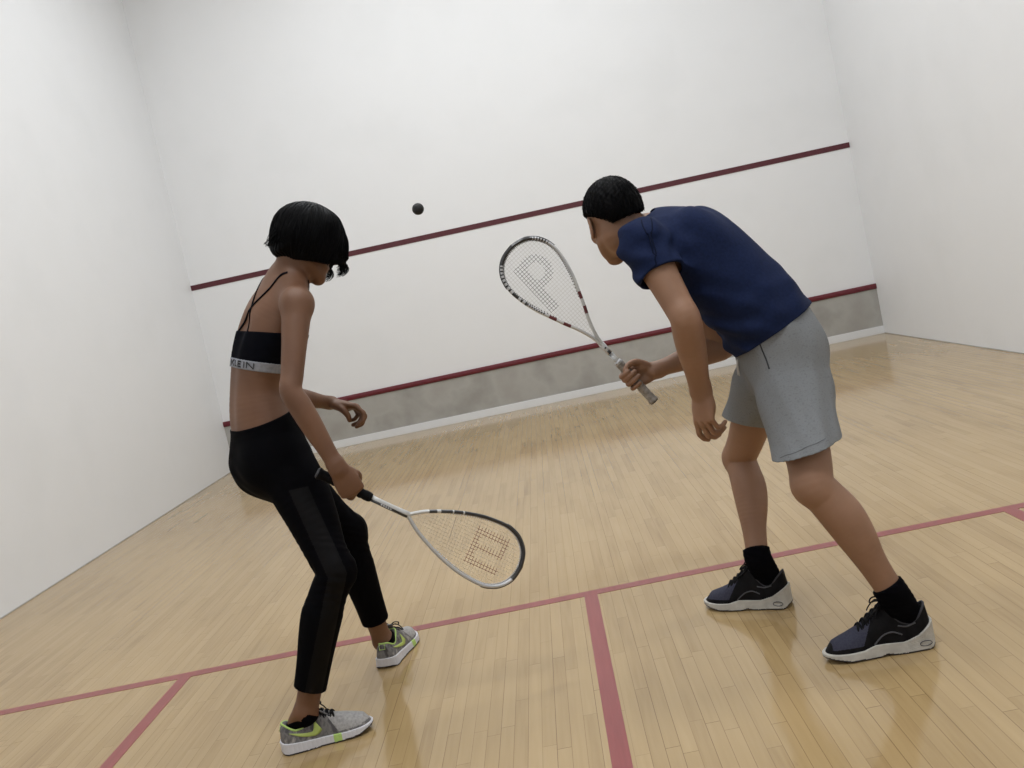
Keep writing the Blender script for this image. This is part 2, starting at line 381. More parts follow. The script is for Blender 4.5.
# ------------------------------------------------------------ rackets
def interp(prof, t):
    xs = [p[0] for p in prof]; ys = [p[1] for p in prof]
    return float(np.interp(t, xs, ys))
def racket(label, butt, tip, wdir, prof, style):
    """local frame: x = across the face, y = out of the face, z = from butt to tip"""
    butt, tip = Vector(butt), Vector(tip); LEN = (tip - butt).length; az = (tip - butt).normalized()
    ax = Vector(wdir); ax = (ax - az * ax.dot(az)).normalized(); ay = az.cross(ax)
    root = empty('squash_racket'); mt = Matrix.Identity(4)
    for i in range(3): mt[i][0], mt[i][1], mt[i][2] = ax[i], ay[i], az[i]
    mt.translation = butt; root.matrix_basis = mt
    tag(root, label, 'racket')
    # smooth hoop outline
    pr = np.array(prof) * LEN
    P = catmull(pr, 10); P[:, 1] = np.maximum(P[:, 1], 0)
    left = [(-p[1], 0, p[0]) for p in P]; right = [(p[1], 0, p[0]) for p in P]
    hoop = left + right[::-1][1:]
    t0 = pr[0, 0]
    n = len(hoop)
    if style == 'girl':
        def mi(i):
            z = hoop[i][2] / LEN; s = hoop[i][0]
            if s * style_side > 0: # upper side: white near the throat, then black round to the tip
                if z < .50: return 0
                if z < .555: return 1 if .512 < z < .55 else 0
                if abs(z - .615) < .004 or abs(z - .66) < .004 or z < .565: return 0
                return 1
            return 1 if z > .955 and abs(s) < .045 or z > .985 else 2
        style_side = 1
    else:
        def mi(i):
            z = hoop[i][2] / LEN; s = hoop[i][0]
            if .53 < z < .565 or .600 < z < .632: return 3
            if z > .965: return 1
            if s < 0 and z > .74: return 1 if i % 5 < 2 or .80 < z < .835 else 2
            if s > 0 and z > .90: return 1 if i % 4 < 2 else 2
            return 2 if z > .70 else 0
    bm = bmesh.new()
    tube_bm(bm, hoop, (.0057, .0098), 12, mi, up=(0, 1, 0))
    fr = bm_obj('frame', bm, [M['rk_white'], M['rk_black'], M['rk_silver'], M['rk_red']], root, True)
    gl = .165 if style == 'girl' else .175
    bm = bmesh.new()
    sh = [(0, 0, gl - .01), (0, 0, gl + .04), (0, 0, (gl + t0) / 2), (0, 0, t0 - .02), (0, 0, t0 + .006)]
    tube_bm(bm, sh, [(.0095, .0095), (.0085, .009), (.0085, .009), (.0095, .0095), (.0105, .0095)], 14, 0, up=(0, 1, 0))
    bm_obj('shaft', bm, [M['rk_white']], root, True)
    if style == 'girl':
        bm = bmesh.new(); tube_bm(bm, [(-.006, .0045, gl + .002), (-.0062, .0045, t0 - .004)], (.0045, .0062), 8, 0, up=(0, 1, 0))
        bm_obj('black_stripe', bm, [M['rk_black']], root, True)
        bm = bmesh.new()
        for k in range(5): box_bm(bm, (-.0085, .0100, gl + .038 + k * .0075), (-.0045, .0112, gl + .043 + k * .0075))
        bm_obj('maker_lettering', bm, [M['rk_silver']], root)
    else:
        bm = bmesh.new(); box_bm(bm, (-.004, -.0112, gl + .040), (.005, -.0085, gl + .052)); box_bm(bm, (-.003, -.0112, gl + .062), (.003, -.0085, gl + .067))
        bm_obj('maker_mark', bm, [M['rk_black']], root)
        bm = bmesh.new()
        for k in range(9): box_bm(bm, (.0 - interp(prof, (.66 + k * .012)) * LEN - .0035, -.0112, (.66 + k * .012) * LEN), (-interp(prof, (.66 + k * .012)) * LEN + .0025, -.0095, (.666 + k * .012) * LEN))
        bm_obj('maker_lettering', bm, [M['rk_black']], root)
    # grip: eight-sided taper with a spiral wrap, flared butt
    bm = bmesh.new(); gp = []; gr = []
    for k in range(41):
        z = gl * k / 40; w = .0008 * math.sin(k * math.pi * .5); r = .0145 + w + (.003 * max(0, 1 - z / .02))
        gp.append((0, 0, z)); gr.append((r, r * 1.12))
    gp.append((0, 0, gl + .004)); gr.append((.0105, .0115))
    tube_bm(bm, gp, gr, 8, 0, up=(0, 1, 0))
    gro = bm_obj('grip', bm, [M['grip_black' if style == 'girl' else 'grip_grey']], root, True)
    bm = bmesh.new(); tube_bm(bm, [(0, 0, -.004), (0, 0, .0)], [(.013, .0148), (.0165, .0185)], 8, 0, up=(0, 1, 0))
    bm_obj('butt_cap', bm, [M['butt' if style == 'girl' else 'grip_black']], root)
    bm = bmesh.new(); tube_bm(bm, [(0, 0, gl - .006), (0, 0, gl + .006)], [(.0152, .0168), (.0125, .0138)], 12, 0, up=(0, 1, 0))
    bm_obj('grip_collar', bm, [M['grip_black' if style == 'girl' else 'rk_silver']], root, True)
    # bumper strip round the tip
    bm = bmesh.new(); tip_pts = [(x * 1.03, 0, LEN * .5 + (z - LEN * .5) * 1.012) for x, y, z in hoop if z > .86 * LEN]
    tube_bm(bm, tip_pts, (.0045, .0055), 8, 0, up=(0, 1, 0)); bm_obj('bumper', bm, [M['rk_black']], root, True)
    # strings
    hz = P[:, 0]; hw = P[:, 1]
    def halfw(z): return float(np.interp(z, hz, hw, left=0, right=0))
    def zr(x):
        ok = [z for z, w in zip(hz, hw) if w > abs(x)]
        return (min(ok), max(ok)) if ok else None
    def stencil(x, z):
        u = z / LEN
        if style == 'girl':   # block W, feet towards the throat
            if not (.742 < u < .905) or abs(x) > .058: return False
            bars = abs(abs(x) - .046) < .012 or abs(x) < .010
            return bars or u < .775 or (u > .882 and x > 0)
        # block P, stem towards the throat
        if -.052 < x < -.018 and .64 < u < .91: return True
        ex, ez = (x - .004) / .052, (u - .835) / .083
        rr = math.hypot(ex, ez)
        return (.52 < rr < 1.0 and x > -.03)
    # the face is woven at a few millimetres: x strings and z strings
    pale = bmesh.new(); dark = bmesh.new()
    sp_ = .0102; rs = .0005 if style == 'man' else .00022; rd_ = .00065 if style == 'girl' else .0007
    def run(line, fixed, a, b):
        step = .0052; z = a
        cur = None; start = a
        while z < b:
            mm = stencil(fixed, z) if line == 'z' else stencil(z, fixed)
            if cur is None: cur = mm
            if mm != cur:
                emit(line, fixed, start, z, cur); start = z; cur = mm
            z += step
        emit(line, fixed, start, b, cur)
    def emit(line, fixed, a, b, dk):
        bmx = dark if dk else pale; r = rd_ if dk else rs
        p = [(fixed, .0006, a), (fixed, .0006, b)] if line == 'z' else [(a, -.0006, fixed), (b, -.0006, fixed)]
        tube_bm(bmx, p, r, 4, 0, cap=False)
    for k in range(-9, 10):
        x = k * sp_; q = zr(x)
        if q: run('z', x, q[0], q[1])
    z = t0 + .03
    while z < LEN - .008:
        w = halfw(z); run('x', z, -w, w); z += sp_
    bm_obj('strings', pale, [M['string_pale' if style == 'man' else 'string_clear']], root)
    bm_obj('string_stencil', dark, [M['string_dark' if style == 'man' else 'string_red']], root)
    # grommet dots on the inside of the hoop
    bm = bmesh.new()
    for k in range(6, n - 6, 2):
        x, y, zz = hoop[k]
        if zz < .6 * LEN: continue
        c = Vector((0, 0, .74 * LEN)); dv = (c - Vector((x, 0, zz))).normalized(); p = Vector((x, 0, zz)) + dv * .0055
        tube_bm(bm, [p, p + dv * .004], (.0018, .0022), 6, 0, up=(0, 1, 0))
    bm_obj('grommets', bm, [M['rk_black'] if style == 'man' else M['rk_silver']], root)
    return root, ax, ay, az

PROF_MAN = [(.366, .004), (.42, .010), (.496, .034), (.555, .061), (.614, .085), (.692, .116), (.75, .133), (.80, .143), (.85, .1475), (.895, .141), (.93, .127), (.957, .107), (.980, .078), (.993, .044), (1.0, 0)]
PROF_GIRL = [(.435, .004), (.496, .044), (.574, .080), (.64, .105), (.706, .124), (.76, .135), (.81, .140), (.85, .1415), (.885, .138), (.925, .124), (.955, .103), (.980, .074), (.993, .042), (1.0, 0)]
MB, MT = (3.5421, -5.8200, 0.7198), (3.1885, -5.8000, 1.3160)
GB, GT = (2.5125, -6.2550, 0.7836), (3.0132, -6.1200, 0.3526)
rm = racket('white and grey squash racket held up by the man in the navy shirt', MB, MT, (0.8596, 0.0684, 0.5063), PROF_MAN, 'man')
rg = racket('black and white squash racket with red string stencil, held low by the woman', GB, GT, (0.5732, 0.3203, 0.7542), PROF_GIRL, 'girl')

# ------------------------------------------------------------ people: shared anatomy
V = lambda *a: np.array(a, float)
def lerp(a, b, t): return V(*a) * (1 - t) + V(*b) * t
def frame(fdir, up=(0, 0, 1)):
    f = nv(fdir); l = nv(np.cross(up, f)); u = np.cross(f, l); return f, l, u

def leg(F, H, K_, A, fwd, s, infl=0.0, foot=None, k=.02, th=1.0):
    """s: dict of radii; fwd: the way the knee points"""
    H, K_, A, f = V(*H), V(*K_), V(*A), nv(fwd)
    ax = nv(A - H); f = nv(f - ax * f.dot(ax)); w = nv(np.cross(ax, f)); P = []
    def add(base, t, B, off, rw, rd): P.append((lerp(base, B, t) + f * off, rw * s, rd * s))
    add(H, 0, K_, -.004, .082 * th, .086 * th); add(H, .22, K_, .006 * th, .080 * th, .084 * th); add(H, .5, K_, .008 * th, .069 * (.4 + .6 * th), .073 * (.4 + .6 * th)); add(H, .8, K_, .004, .056, .058)
    add(K_, 0, A, .005, .052, .054); add(K_, .12, A, -.002, .048, .052); add(K_, .3, A, -.011, .052, .055); add(K_, .48, A, -.010, .047, .050)
    add(K_, .7, A, -.004, .036, .039); add(K_, .9, A, -.001, .030, .035); add(K_, 1, A, 0, .031, .036)
    F.chain(P, k, 5, W=w, infl=infl)
    F.ell(K_ + f * .034 * s, (f, w, ax), (.026 + infl, .030 + infl, .034 + infl), .02)
    if foot is not None:
        (hx, hy, _z), yw, Ls = foot; ff = V(math.cos(yw), math.sin(yw), 0); sd = V(-ff[1], ff[0], 0); p0 = V(hx, hy, 0)
        q = lambda x, z: p0 + ff * x + V(0, 0, z)
        F.chain([(V(*A), .030 * s, .035 * s), (q(.062, .075), .025, .033 * s), (q(.050, .050), .021, .026), (q(.045, .044), .018, .018)], .015, 4, W=sd)
        F.chain([(q(.050, .050), .021, .020), (q(.10, .052), .021, .018), (q(.16, .040), .022, .010), (q(.20, .035), .018, .007)], .015, 4, W=sd)

def arm(F, S, E, Wr, s, wdir, infl=0.0, k=.018, upto=1.0, pr=(.036, .030)):
    S, E, Wr = V(*S), V(*E), V(*Wr)
    P = [(S, .046 * s, .046 * s), (lerp(S, E, .18), .045 * s, .046 * s), (lerp(S, E, .5), .039 * s, .042 * s), (lerp(S, E, .82), .035 * s, .037 * s),
         (E, .035 * s, .036 * s), (lerp(E, Wr, .2), .036 * s, .039 * s), (lerp(E, Wr, .45), .034 * s, .034 * s), (lerp(E, Wr, .78), .027 * s, .0245 * s), (Wr, .0275 * s, .021 * s)]
    F.chain(P, k, 5, W=wdir, infl=infl)

def rot(v, ax, a):
    v, ax = V(*v), nv(ax); return v * math.cos(a) + np.cross(ax, v) * math.sin(a) + ax * ax.dot(v) * (1 - math.cos(a))

def hand(F, Wr, d, n, s=1.0, curl=None, spread=(.10, .03, -.04, -.12), thumb=None, side=1, grip=None):
    """Wr wrist, d toward the fingers, n out of the palm; thumb side = side * (n x d)"""
    Wr = V(*Wr); d = nv(d); n = nv(V(*n) - d * d.dot(V(*n))); t = nv(np.cross(n, d)) * side
    pt = lambda a, b, c: Wr + (d * a + t * b + n * c) * s
    F.chain([(pt(-.02, 0, 0), .026 * s, .019 * s), (pt(.012, .001, 0), .030 * s, .017 * s), (pt(.045, .002, 0), .038 * s, .0155 * s), (pt(.078, .001, .001), .039 * s, .0125 * s)], .014, 4, W=t)
    F.ell(pt(.035, .024, .012), (d, t, n), (.030 * s, .015 * s, .013 * s), .01)       # thumb pad
    F.ell(pt(.04, -.024, .010), (d, t, n), (.032 * s, .013 * s, .011 * s), .01)       # heel pad
    base = [(.086, .0285), (.090, .0095), (.086, -.0095), (.078, -.0275)]
    lens = [(.041, .025, .020), (.045, .029, .021), (.041, .027, .021), (.032, .020, .018)]
    rads = [.0088, .0090, .0086, .0076]
    for i in range(4):
        b0 = pt(base[i][0] - .016, base[i][1], .002); r = rads[i] * s
        if grip is not None:
            # wrap round the handle: circle in the plane across its axis
            c0, axg, R0, a0, a1 = grip
            tt = (b0 - V(*c0)).dot(nv(axg)); c = V(*c0) + nv(axg) * tt
            e1 = nv((b0 - c) - nv(axg) * (b0 - c).dot(nv(axg))); sgn = 1 if np.cross(e1, d).dot(nv(axg)) > 0 else -1
            P = [(b0, r * 1.1, r * 1.1)]; tot = sum(lens[i]) * s; RR = R0 + r
            steps = 9
            for k_ in range(steps + 1):
                a = a0 + (tot / RR) * k_ / steps
                P.append((c + rot(e1, axg, sgn * a) * (RR + (.003 if k_ == 0 else 0)), r * (1.12 - .022 * k_), r * (1.12 - .022 * k_)))
            F.chain(P, .0035, 3)
            continue
        cu = curl[i]; dd = rot(d, n, spread[i] * side) if spread else d
        p = pt(base[i][0], base[i][1], .0); P = [(b0, r * 1.1, r * 1.05), (p, r * 1.15, r * 1.1)]
        ang = 0; axc = np.cross(dd, n)
        for j in range(3):
            ang += cu[j]; q = p + rot(dd, axc, ang) * lens[i][j] * s
            P.append((lerp(p, q, .5), r * (1.0 - .05 * j), r * (1.0 - .05 * j))); P.append((q, r * (1.02 - .09 * j), r * (1.02 - .09 * j))); p = q
        F.chain(P, .0035, 3)
    th = thumb if thumb is not None else [(.022, .026, .008), (.050, .046, .016), (.074, .054, .026), (.094, .054, .036)]
    rr = [.0135, .0118, .0102, .0082]
    F.chain([(pt(*q), rr[i] * s, rr[i] * s) for i, q in enumerate(th)], .006, 4)

def head(F, c, f, l, u, s=1.0, male=False):
    pt = lambda a, b, z: V(*c) + (f * a + l * b + u * z) * s
    ax = (f, l, u); R = lambda *r: [q * s for q in r]
    F.ell(pt(-.014, 0, .040), ax, R(.093, .074, .080), .02)
    F.ell(pt(.030, 0, .022), ax, R(.062, .064, .070), .03)
    F.ell(pt(.032, 0, -.035), ax, R(.052, .052, .066), .03)
    for b in (1, -1):
        F.chain([(pt(.000, .050 * b, -.020), .016 * s, .020 * s), (pt(.008, .052 * b, -.055), .015 * s, .017 * s), (pt(.045, .033 * b, -.082), .016 * s, .015 * s), (pt(.074, .010 * b, -.098), .015 * s, .013 * s)], .022, 4, W=l)
        F.ell(pt(.060, .043 * b, -.022), ax, R(.024, .020, .020), .02)          # cheekbone
        F.ell(pt(.094, .031 * b, .002), ax, R(.016, .021, .014), .016, 'cut')   # socket
        F.ell(pt(.0765, .031 * b, .0035), ax, R(.0148, .0165, .0122), .004)
        F.ell(pt(.075, .031 * b, -.0065), ax, R(.0140, .0160, .0080), .004)       # lids
        F.chain([(pt(.086, .012 * b, .018), .007 * s, .009 * s), (pt(.085, .032 * b, .022), .007 * s, .009 * s), (pt(.072, .050 * b, .016), .007 * s, .008 * s)], .012, 3, W=u)
        # ear: flattened shell with a scooped hollow
        ea = nv(f * .98 - l * .12 * b); eu = nv(u * .97 - f * .20); en = nv(np.cross(ea, eu))
        F.ell(pt(-.006, .080 * b, -.004), (ea, en, eu), R(.018, .0055, .032), .006)
        F.ell(pt(.001, .0835 * b, .002), (ea, en, eu), R(.0095, .006, .019), .004, 'cut')
        F.ell(pt(.003, .076 * b, -.030), (ea, en, eu), R(.008, .005, .010), .004)
    F.ell(pt(.075, 0, -.100), ax, R(.017, .022, .016), .016)
    F.ell(pt(.066, 0, -.060), ax, R(.027, .032, .034), .02)
    F.chain([(pt(.090, 0, .012), .008 * s, .010 * s), (pt(.104, 0, -.008), .0085 * s, .009 * s), (pt(.113, 0, -.026), .0105 * s, .0095 * s)], .012, 4, W=l)
    for b in (1, -1): F.ell(pt(.101, .012 * b, -.031), ax, R(.010, .0085, .007), .006)
    F.chain([(pt(.083, -.024, -.060), .0045 * s, .005 * s), (pt(.0935, -.006, -.054), .006 * s, .0065 * s), (pt(.0935, .006, -.054), .006 * s, .0065 * s), (pt(.083, .024, -.060), .0045 * s, .005 * s)], .006, 3, W=u)
    F.chain([(pt(.083, -.020, -.064), .005 * s, .005 * s), (pt(.0910, 0, -.067), .0070 * s, .0070 * s), (pt(.083, .020, -.064), .005 * s, .005 * s)], .004, 3, W=u)

def eyes(c, f, l, u, s, parent):
    for b in (1, -1):
        p = V(*c) + (f * .0785 + l * .031 * b + u * .000) * s
        bm = bmesh.new(); bmesh.ops.create_uvsphere(bm, u_segments=24, v_segments=16, radius=.0122 * s)
        rm_ = Matrix((tuple(np.cross(u, f) * 1.0), tuple(u), tuple(f))).transposed().to_4x4()
        for fc in bm.faces:
            cc = fc.calc_center_median().normalized(); fc.material_index = 1 if cc.z > .80 else 0
        for v in bm.verts: v.co = rm_ @ v.co + Vector(p)
        bm_obj('eye', bm, [M['eye'], M['iris']], parent, True)

def strands(base_o, c, f, l, u, s, rows, name, parent, mt, wid=.0011, seed=1):
    """hair strands laid on the hair volume: rows = callable(rng) -> list of directions (f,l,u) and optional free tail"""
    tree = bvh_of(base_o); rng = random.Random(seed); bm = bmesh.new()
    for dirs, tail in rows(rng):
        pts = []
        for dv in dirs:
            w = f * dv[0] + l * dv[1] + u * dv[2]; w = w / np.linalg.norm(w); o_ = V(*c) + u * .03 * s
            hit = tree.ray_cast(Vector(o_ + w * .4), Vector(-w), .42)
            if hit[0] is None: continue
            pts.append(np.array(hit[0]) + w * rng.uniform(.0003, .0016))
        if len(pts) < 3: continue
        pts = list(pts)
        if tail:
            last = pts[-1]; dr = nv(pts[-1] - pts[-2])
            for q in tail:
                dr = nv(dr + f * q[0] + l * q[1] + u * q[2]); last = last + dr * q[3]; pts.append(last)
        P = catmull(pts, 3); m_ = len(P)
        tube_bm(bm, [tuple(p) for p in P], [(wid * (1 - .75 * (i / m_) ** 2),) * 2 for i in range(m_)], 4, 0, cap=False)
    return bm_obj(name, bm, mt, parent, True)

def project_strip(tree, pts, centre, off, width, thick, mt, name, parent, n=6):
    """a thin strap laid on the skin along pts (world guesses), projected from outside toward centre line"""
    P = catmull(pts, n); out = []; nr = []
    for p in P:
        loc, no, idx, di = tree.find_nearest(Vector(p))
        out.append(loc + no * off); nr.append(no)
    bm = bmesh.new(); rings = []
    for i, p in enumerate(out):
        t = (out[min(i + 1, len(out) - 1)] - out[max(i - 1, 0)]).normalized(); no = nr[i]; sd = t.cross(no).normalized()
        rings.append([bm.verts.new(p + sd * a * width + no * b * thick) for a, b in ((-.5, -.5), (.5, -.5), (.5, .5), (-.5, .5))])
    for A, B in zip(rings, rings[1:]):
        for k in range(4): bm.faces.new((A[k], A[(k + 1) % 4], B[(k + 1) % 4], B[k]))
    bm.faces.new(rings[0]); bm.faces.new(rings[-1])
    return bm_obj(name, bm, mt, parent, True)

# ------------------------------------------------------------ shoes
def shoe(heel, yaw, Ls, side, kind, parent, pitch=0.0, name='shoe'):
    """local frame: x toe-ward from the heel, y left, z up. side = +1 left foot, -1 right foot"""
    def wv(x):
        t = np.clip(np.asarray(x, float) / Ls, 0, 1)
        b_ = np.interp(t, [0, .14, .30, .45, .62, .75, 1.0], [.0375, .0375, .0375, .037, .041, .0435, .0435])
        he = np.sqrt(np.clip(1 - np.clip((.14 - t) / .14, 0, 1) ** 2.4, 0, 1)); to = np.clip(1 - np.clip((t - .70) / .30, 0, 1) ** 2.5, 0, 1) ** .5
        return b_ * he * to
    CY = lambda x: -side * .010 * np.sin(np.clip((x / Ls - .25) / .75, 0, 1) * math.pi * .8)
    if kind == 'runner':
        HX, HH = [0, .03, .08, .2, .33, .40, .50, .62, .78, .92, 1.0], [.04, .082, .088, .083, .098, .102, .085, .072, .060, .050, .024]
        stop = lambda x: np.interp(x / Ls, [0, .1, .4, .7, 1], [.036, .033, .027, .024, .026]); bot = lambda x: np.interp(x / Ls, [0, .05, .6, .85, 1], [.006, 0, 0, .005, .018])
    else:
        HX, HH = [0, .03, .08, .2, .33, .40, .50, .62, .76, .90, 1.0], [.06, .120, .126, .108, .128, .130, .110, .084, .066, .052, .020]
        stop = lambda x: np.interp(x / Ls, [0, .06, .16, .3, .45, .55, .66, .8, 1], [.072, .062, .044, .032, .034, .035, .026, .025, .026]); bot = lambda x: np.interp(x / Ls, [0, .05, .38, .46, .54, .8, 1], [.010, 0, 0, .005, 0, .004, .016])
    hh = lambda x: np.interp(x / Ls, HX, HH)
    p = 2.5
    root = empty(name); root.parent = parent
    mtx = Matrix.Translation(Vector(heel)) @ Matrix.Rotation(yaw, 4, 'Z') @ Matrix.Rotation(-pitch, 4, 'Y'); root.matrix_basis = mtx
    hv = .002
    F = Field((-.012, -.066, -.004), (Ls + .012, .066, .135), hv)
    sl, i0, (X, Y, Z) = F.sub(F.lo, F.lo + F.n * hv)
    w = np.maximum(wv(X), 1e-3); h = hh(X); lean = .82 + .18 * np.clip(Z / h, 0, 1) * 0
    taper = 1 - .13 * np.clip((Z - .03) / .07, 0, 1) ** 1.3
    q = ((np.abs(Y - CY(X)) / (w * taper)) ** p + (np.clip(Z, 0, None) / h) ** p) ** (1 / p)
    U = (q - 1) * np.minimum(w, h) * .8; U = np.maximum(np.maximum(U, .012 - Z), np.maximum(.0015 - X, X - Ls + .0015))
    F.a = np.minimum(U, BG).astype(np.float32)
    # collar opening for the ankle, sloping up to the tongue
    F.chain([((.062, 0, .055), .020, .030), ((.064, 0, .080), .0245, .040), ((.060, 0, .14), .030, .050)], .008, 4, W=(0, 1, 0), op='cut')
    tl = .60 if kind == 'runner' else .66
    def mf(c):
        x, y, z = c[:, 0] / Ls, c[:, 1], c[:, 2]
        if kind == 'runner': return ((x + (z - .05) * 2.2 > .60) & ~((x > .90) & (z < .034)) & (z > .030)).astype(int)
        return ((x + (z - .05) * 2.0 > .63) & (x + (z - .03) * .8 < .93) & (z > .034 + .10 * np.clip(np.abs(y - CY(c[:, 0])) - .012, 0, 1)) & (x < .93)).astype(int)
    up = F.mesh('upper', [M['shoe_grey'], M['shoe_pale'], ] if kind == 'runner' else [M['shoe_black'], M['shoe_slate']], root, matfn=mf)
    up.parent = root
    # sole and outsole
    G = Field((-.016, -.07, -.006), (Ls + .016, .07, .075), hv)
    sl, i0, (X, Y, Z) = G.sub(G.lo, G.lo + G.n * hv)
    w = (wv((X + .004) * Ls / (Ls + .008)) * 1.10); lat = .0012 + np.abs(Y - CY(X)) - w * (1 + .10 * np.clip((.03 - Z) / .03, 0, 1))
    ends = np.maximum(-.004 - X, X - Ls - .004)
    side_d = np.maximum(lat, ends)
    D = np.maximum(side_d, np.maximum(Z - stop(X), bot(X) - Z))
    # soften the edges and cut shallow grooves
    if kind == 'runner': D = D + .0006 * (np.cos(X * 2 * math.pi / .013) > .85)
    else: D = D + .0011 * (np.abs(np.sin((Z - .55 * X) * 2 * math.pi / .011)) > .8) * (X < .28 * Ls) * (Z > .008) * (side_d > -.006)
    G.a = np.minimum(D, BG).astype(np.float32)
    G.mesh('sole', [M['sole_white'] if kind == 'runner' else M['sole_cream'], M['lime'], M['rubber']], root,
           matfn=lambda c: np.where((c[:, 2] < bot(c[:, 0]) + .004), 2, np.where((kind == 'runner') & (c[:, 0] / Ls > .575) & (c[:, 0] / Ls < .665) & (c[:, 2] > .002), 1, 0)))
    surfz = lambda x, y: float(hh(x) * max(0, 1 - (abs(y - CY(x)) / (wv(x) * .78)) ** p) ** (1 / p))
    def surfy(x, z, b):
        tp = 1 - .13 * min(max((z - .03) / .07, 0), 1) ** 1.3
        return float(CY(x) + b * wv(x) * tp * max(0, 1 - (z / hh(x)) ** p) ** (1 / p))
    tree = bvh_of(up)
    def on(pt, dr, off=.0012):
        hit = tree.ray_cast(Vector(pt), Vector(dr), .2); return (hit[0] - Vector(dr).normalized() * off) if hit[0] is not None else None
    # collar rim
    rim = []
    for k in range(36):
        a = 2 * math.pi * k / 36; ca, sa = math.cos(a), math.sin(a)
        x = .062 + .050 * ca; y = .027 * sa
        hit = on((x, y, .2), (0, 0, -1), -.0005) if True else None
        # the rim follows the highest skin just outside the opening
        best = None
        for g in (1.0, 1.06, 1.12, 1.2):
            hh_ = on((.062 + .050 * ca * g, .027 * sa * g, .2), (0, 0, -1), .0)
            if hh_ is not None and (best is None or hh_.z > best.z): best = hh_
        if best is not None and best.z > .05: rim.append(tuple(best))
    bm = bmesh.new()
    if len(rim) > 8: tube_bm(bm, rim, .0030, 8, 0, closed=True)
    bm_obj('collar', bm, [M['lime'] if kind == 'runner' else M['lining']], root, True)
    # tongue
    bm = bmesh.new(); tg = [(Ls * .60, CY(Ls * .60), hh(Ls * .60) - .004), (Ls * .5, CY(Ls * .5), hh(Ls * .5) + .000), (Ls * .42, 0, hh(Ls * .42) + .004), (Ls * .37, 0, hh(Ls * .38) + .016)]
    tube_bm(bm, [tuple(float(c) for c in q_) for q_ in catmull(tg, 4)], [(.017, .0035)] * 13, 10, 0, up=(0, 0, 1)); bm_obj('tongue', bm, [M['shoe_grey'] if kind == 'runner' else M['shoe_black']], root, True)
    # laces: crossed bars and a bow
    bm = bmesh.new(); xs = [Ls * q_ for q_ in ((.42, .47, .52, .57) if kind == 'runner' else (.42, .47, .52, .57, .62))]
    for i, x in enumerate(xs):
        for b in (1, -1):
            pts = [(x, CY(x) + b * .019, surfz(x, CY(x) + b * .019) + .001), (x + .006, CY(x), surfz(x, CY(x)) + .0055), (x + .012, CY(x) - b * .019, surfz(x + .012, CY(x) - b * .019) + .001)]
            tube_bm(bm, [tuple(q_) for q_ in catmull(pts, 4)], (.0036, .0020), 6, 0, up=(0, 0, 1))
    x = xs[0] - .006; z = surfz(x, CY(x)) + .007; c0 = np.array((x, float(CY(x)), z))
    for b in (1, -1):
        lp = [c0, c0 + (.006, b * .014, .010), c0 + (.018, b * .026, .004), c0 + (.024, b * .022, -.006), c0 + (.012, b * .010, .001), c0]
        tube_bm(bm, [tuple(q_) for q_ in catmull(lp, 4)], .0021, 6, 0)
        e_ = [c0, c0 + (.010, b * .018, .002), c0 + (.026, b * .028, -.016), c0 + (.034, b * .031, -.030)]
        tube_bm(bm, [tuple(q_) for q_ in catmull(e_, 4)], .0019, 6, 0)
    bm_obj('lace', bm, [M['lace']], root, True)
    if kind == 'runner':
        # the curved tick on both flanks: long tail to the heel, hook toward the laces
        lo_ = catmull([(.12, .060), (.22, .047), (.34, .038), (.42, .037), (.475, .047)], 5); hi_ = catmull([(.12, .0605), (.22, .0545), (.33, .050), (.38, .052), (.405, .078)], 5)
        for b in (1, -1):
            bm = bmesh.new(); rows_ = []
            for (xa, za), (xb, zb) in zip(lo_, hi_):
                r_ = []
                for t in (0, .33, .66, 1):
                    x, z = (xa + (xb - xa) * t) * Ls, za + (zb - za) * t; q_ = on((x, b * .12, z), (0, -b, 0), .0012); r_.append(q_ if q_ is not None else Vector((x, surfy(x, z, b), z)))
                rows_.append([bm.verts.new(q_) for q_ in r_])
            for A, B in zip(rows_, rows_[1:]):
                for k in range(3): bm.faces.new((A[k], A[k + 1], B[k + 1], B[k]))
            o_ = bm_obj('tick_mark', bm, [M['swoosh']], root, True); md = o_.modifiers.new('thickness', 'SOLIDIFY'); md.thickness = .0012; md.offset = 0
        bm = bmesh.new(); pp = [on((-.05, y, z), (1, 0, 0), .001) for y, z in ((-.010, .066), (-.010, .080), (.010, .080), (.010, .066))]
        if all(q_ is not None for q_ in pp):
            tube_bm(bm, [tuple(q_) for q_ in pp], .0018, 6, 0, closed=True)
        bm_obj('heel_tab', bm, [M['lime']], root, True)
    else:
        # sweeping side stripe and heel window in the sole
        for b in (1, -1):
            bm = bmesh.new()
            for pl in ([(.30, .052), (.38, .062), (.47, .056), (.56, .036)], [(.16, .076), (.24, .071), (.32, .076)]):
                pts = [on((x * Ls, b * .12, z), (0, -b, 0), .0008) for x, z in catmull(pl, 4)]; pts = [tuple(q_) for q_ in pts if q_ is not None]
                if len(pts) > 3: tube_bm(bm, pts, (.0012, .0022), 6, 0, up=(0, 0, 1))
            bm_obj('side_stripe', bm, [M['logo_grey']], root, True)
            bm = bmesh.new(); c_ = Ls * .11
            pts = [(c_ + .016 * math.cos(a), b * (float(wv(c_)) + .0046), .020 + .007 * math.sin(a)) for a in [2 * math.pi * k / 14 for k in range(14)]]
            tube_bm(bm, pts, .0012, 6, 0, closed=True); bm_obj('sole_window', bm, [M['logo_grey']], root, True)
    return root

def fmin(F, G): F.a = np.minimum(F.a, G.a)
def blank(F):
    c = F.copy(); c.a = np.full_like(F.a, BG); return c
def settle(root, base):
    root.location = base
    for ch in root.children: ch.matrix_parent_inverse = Matrix.Translation(-Vector(base))

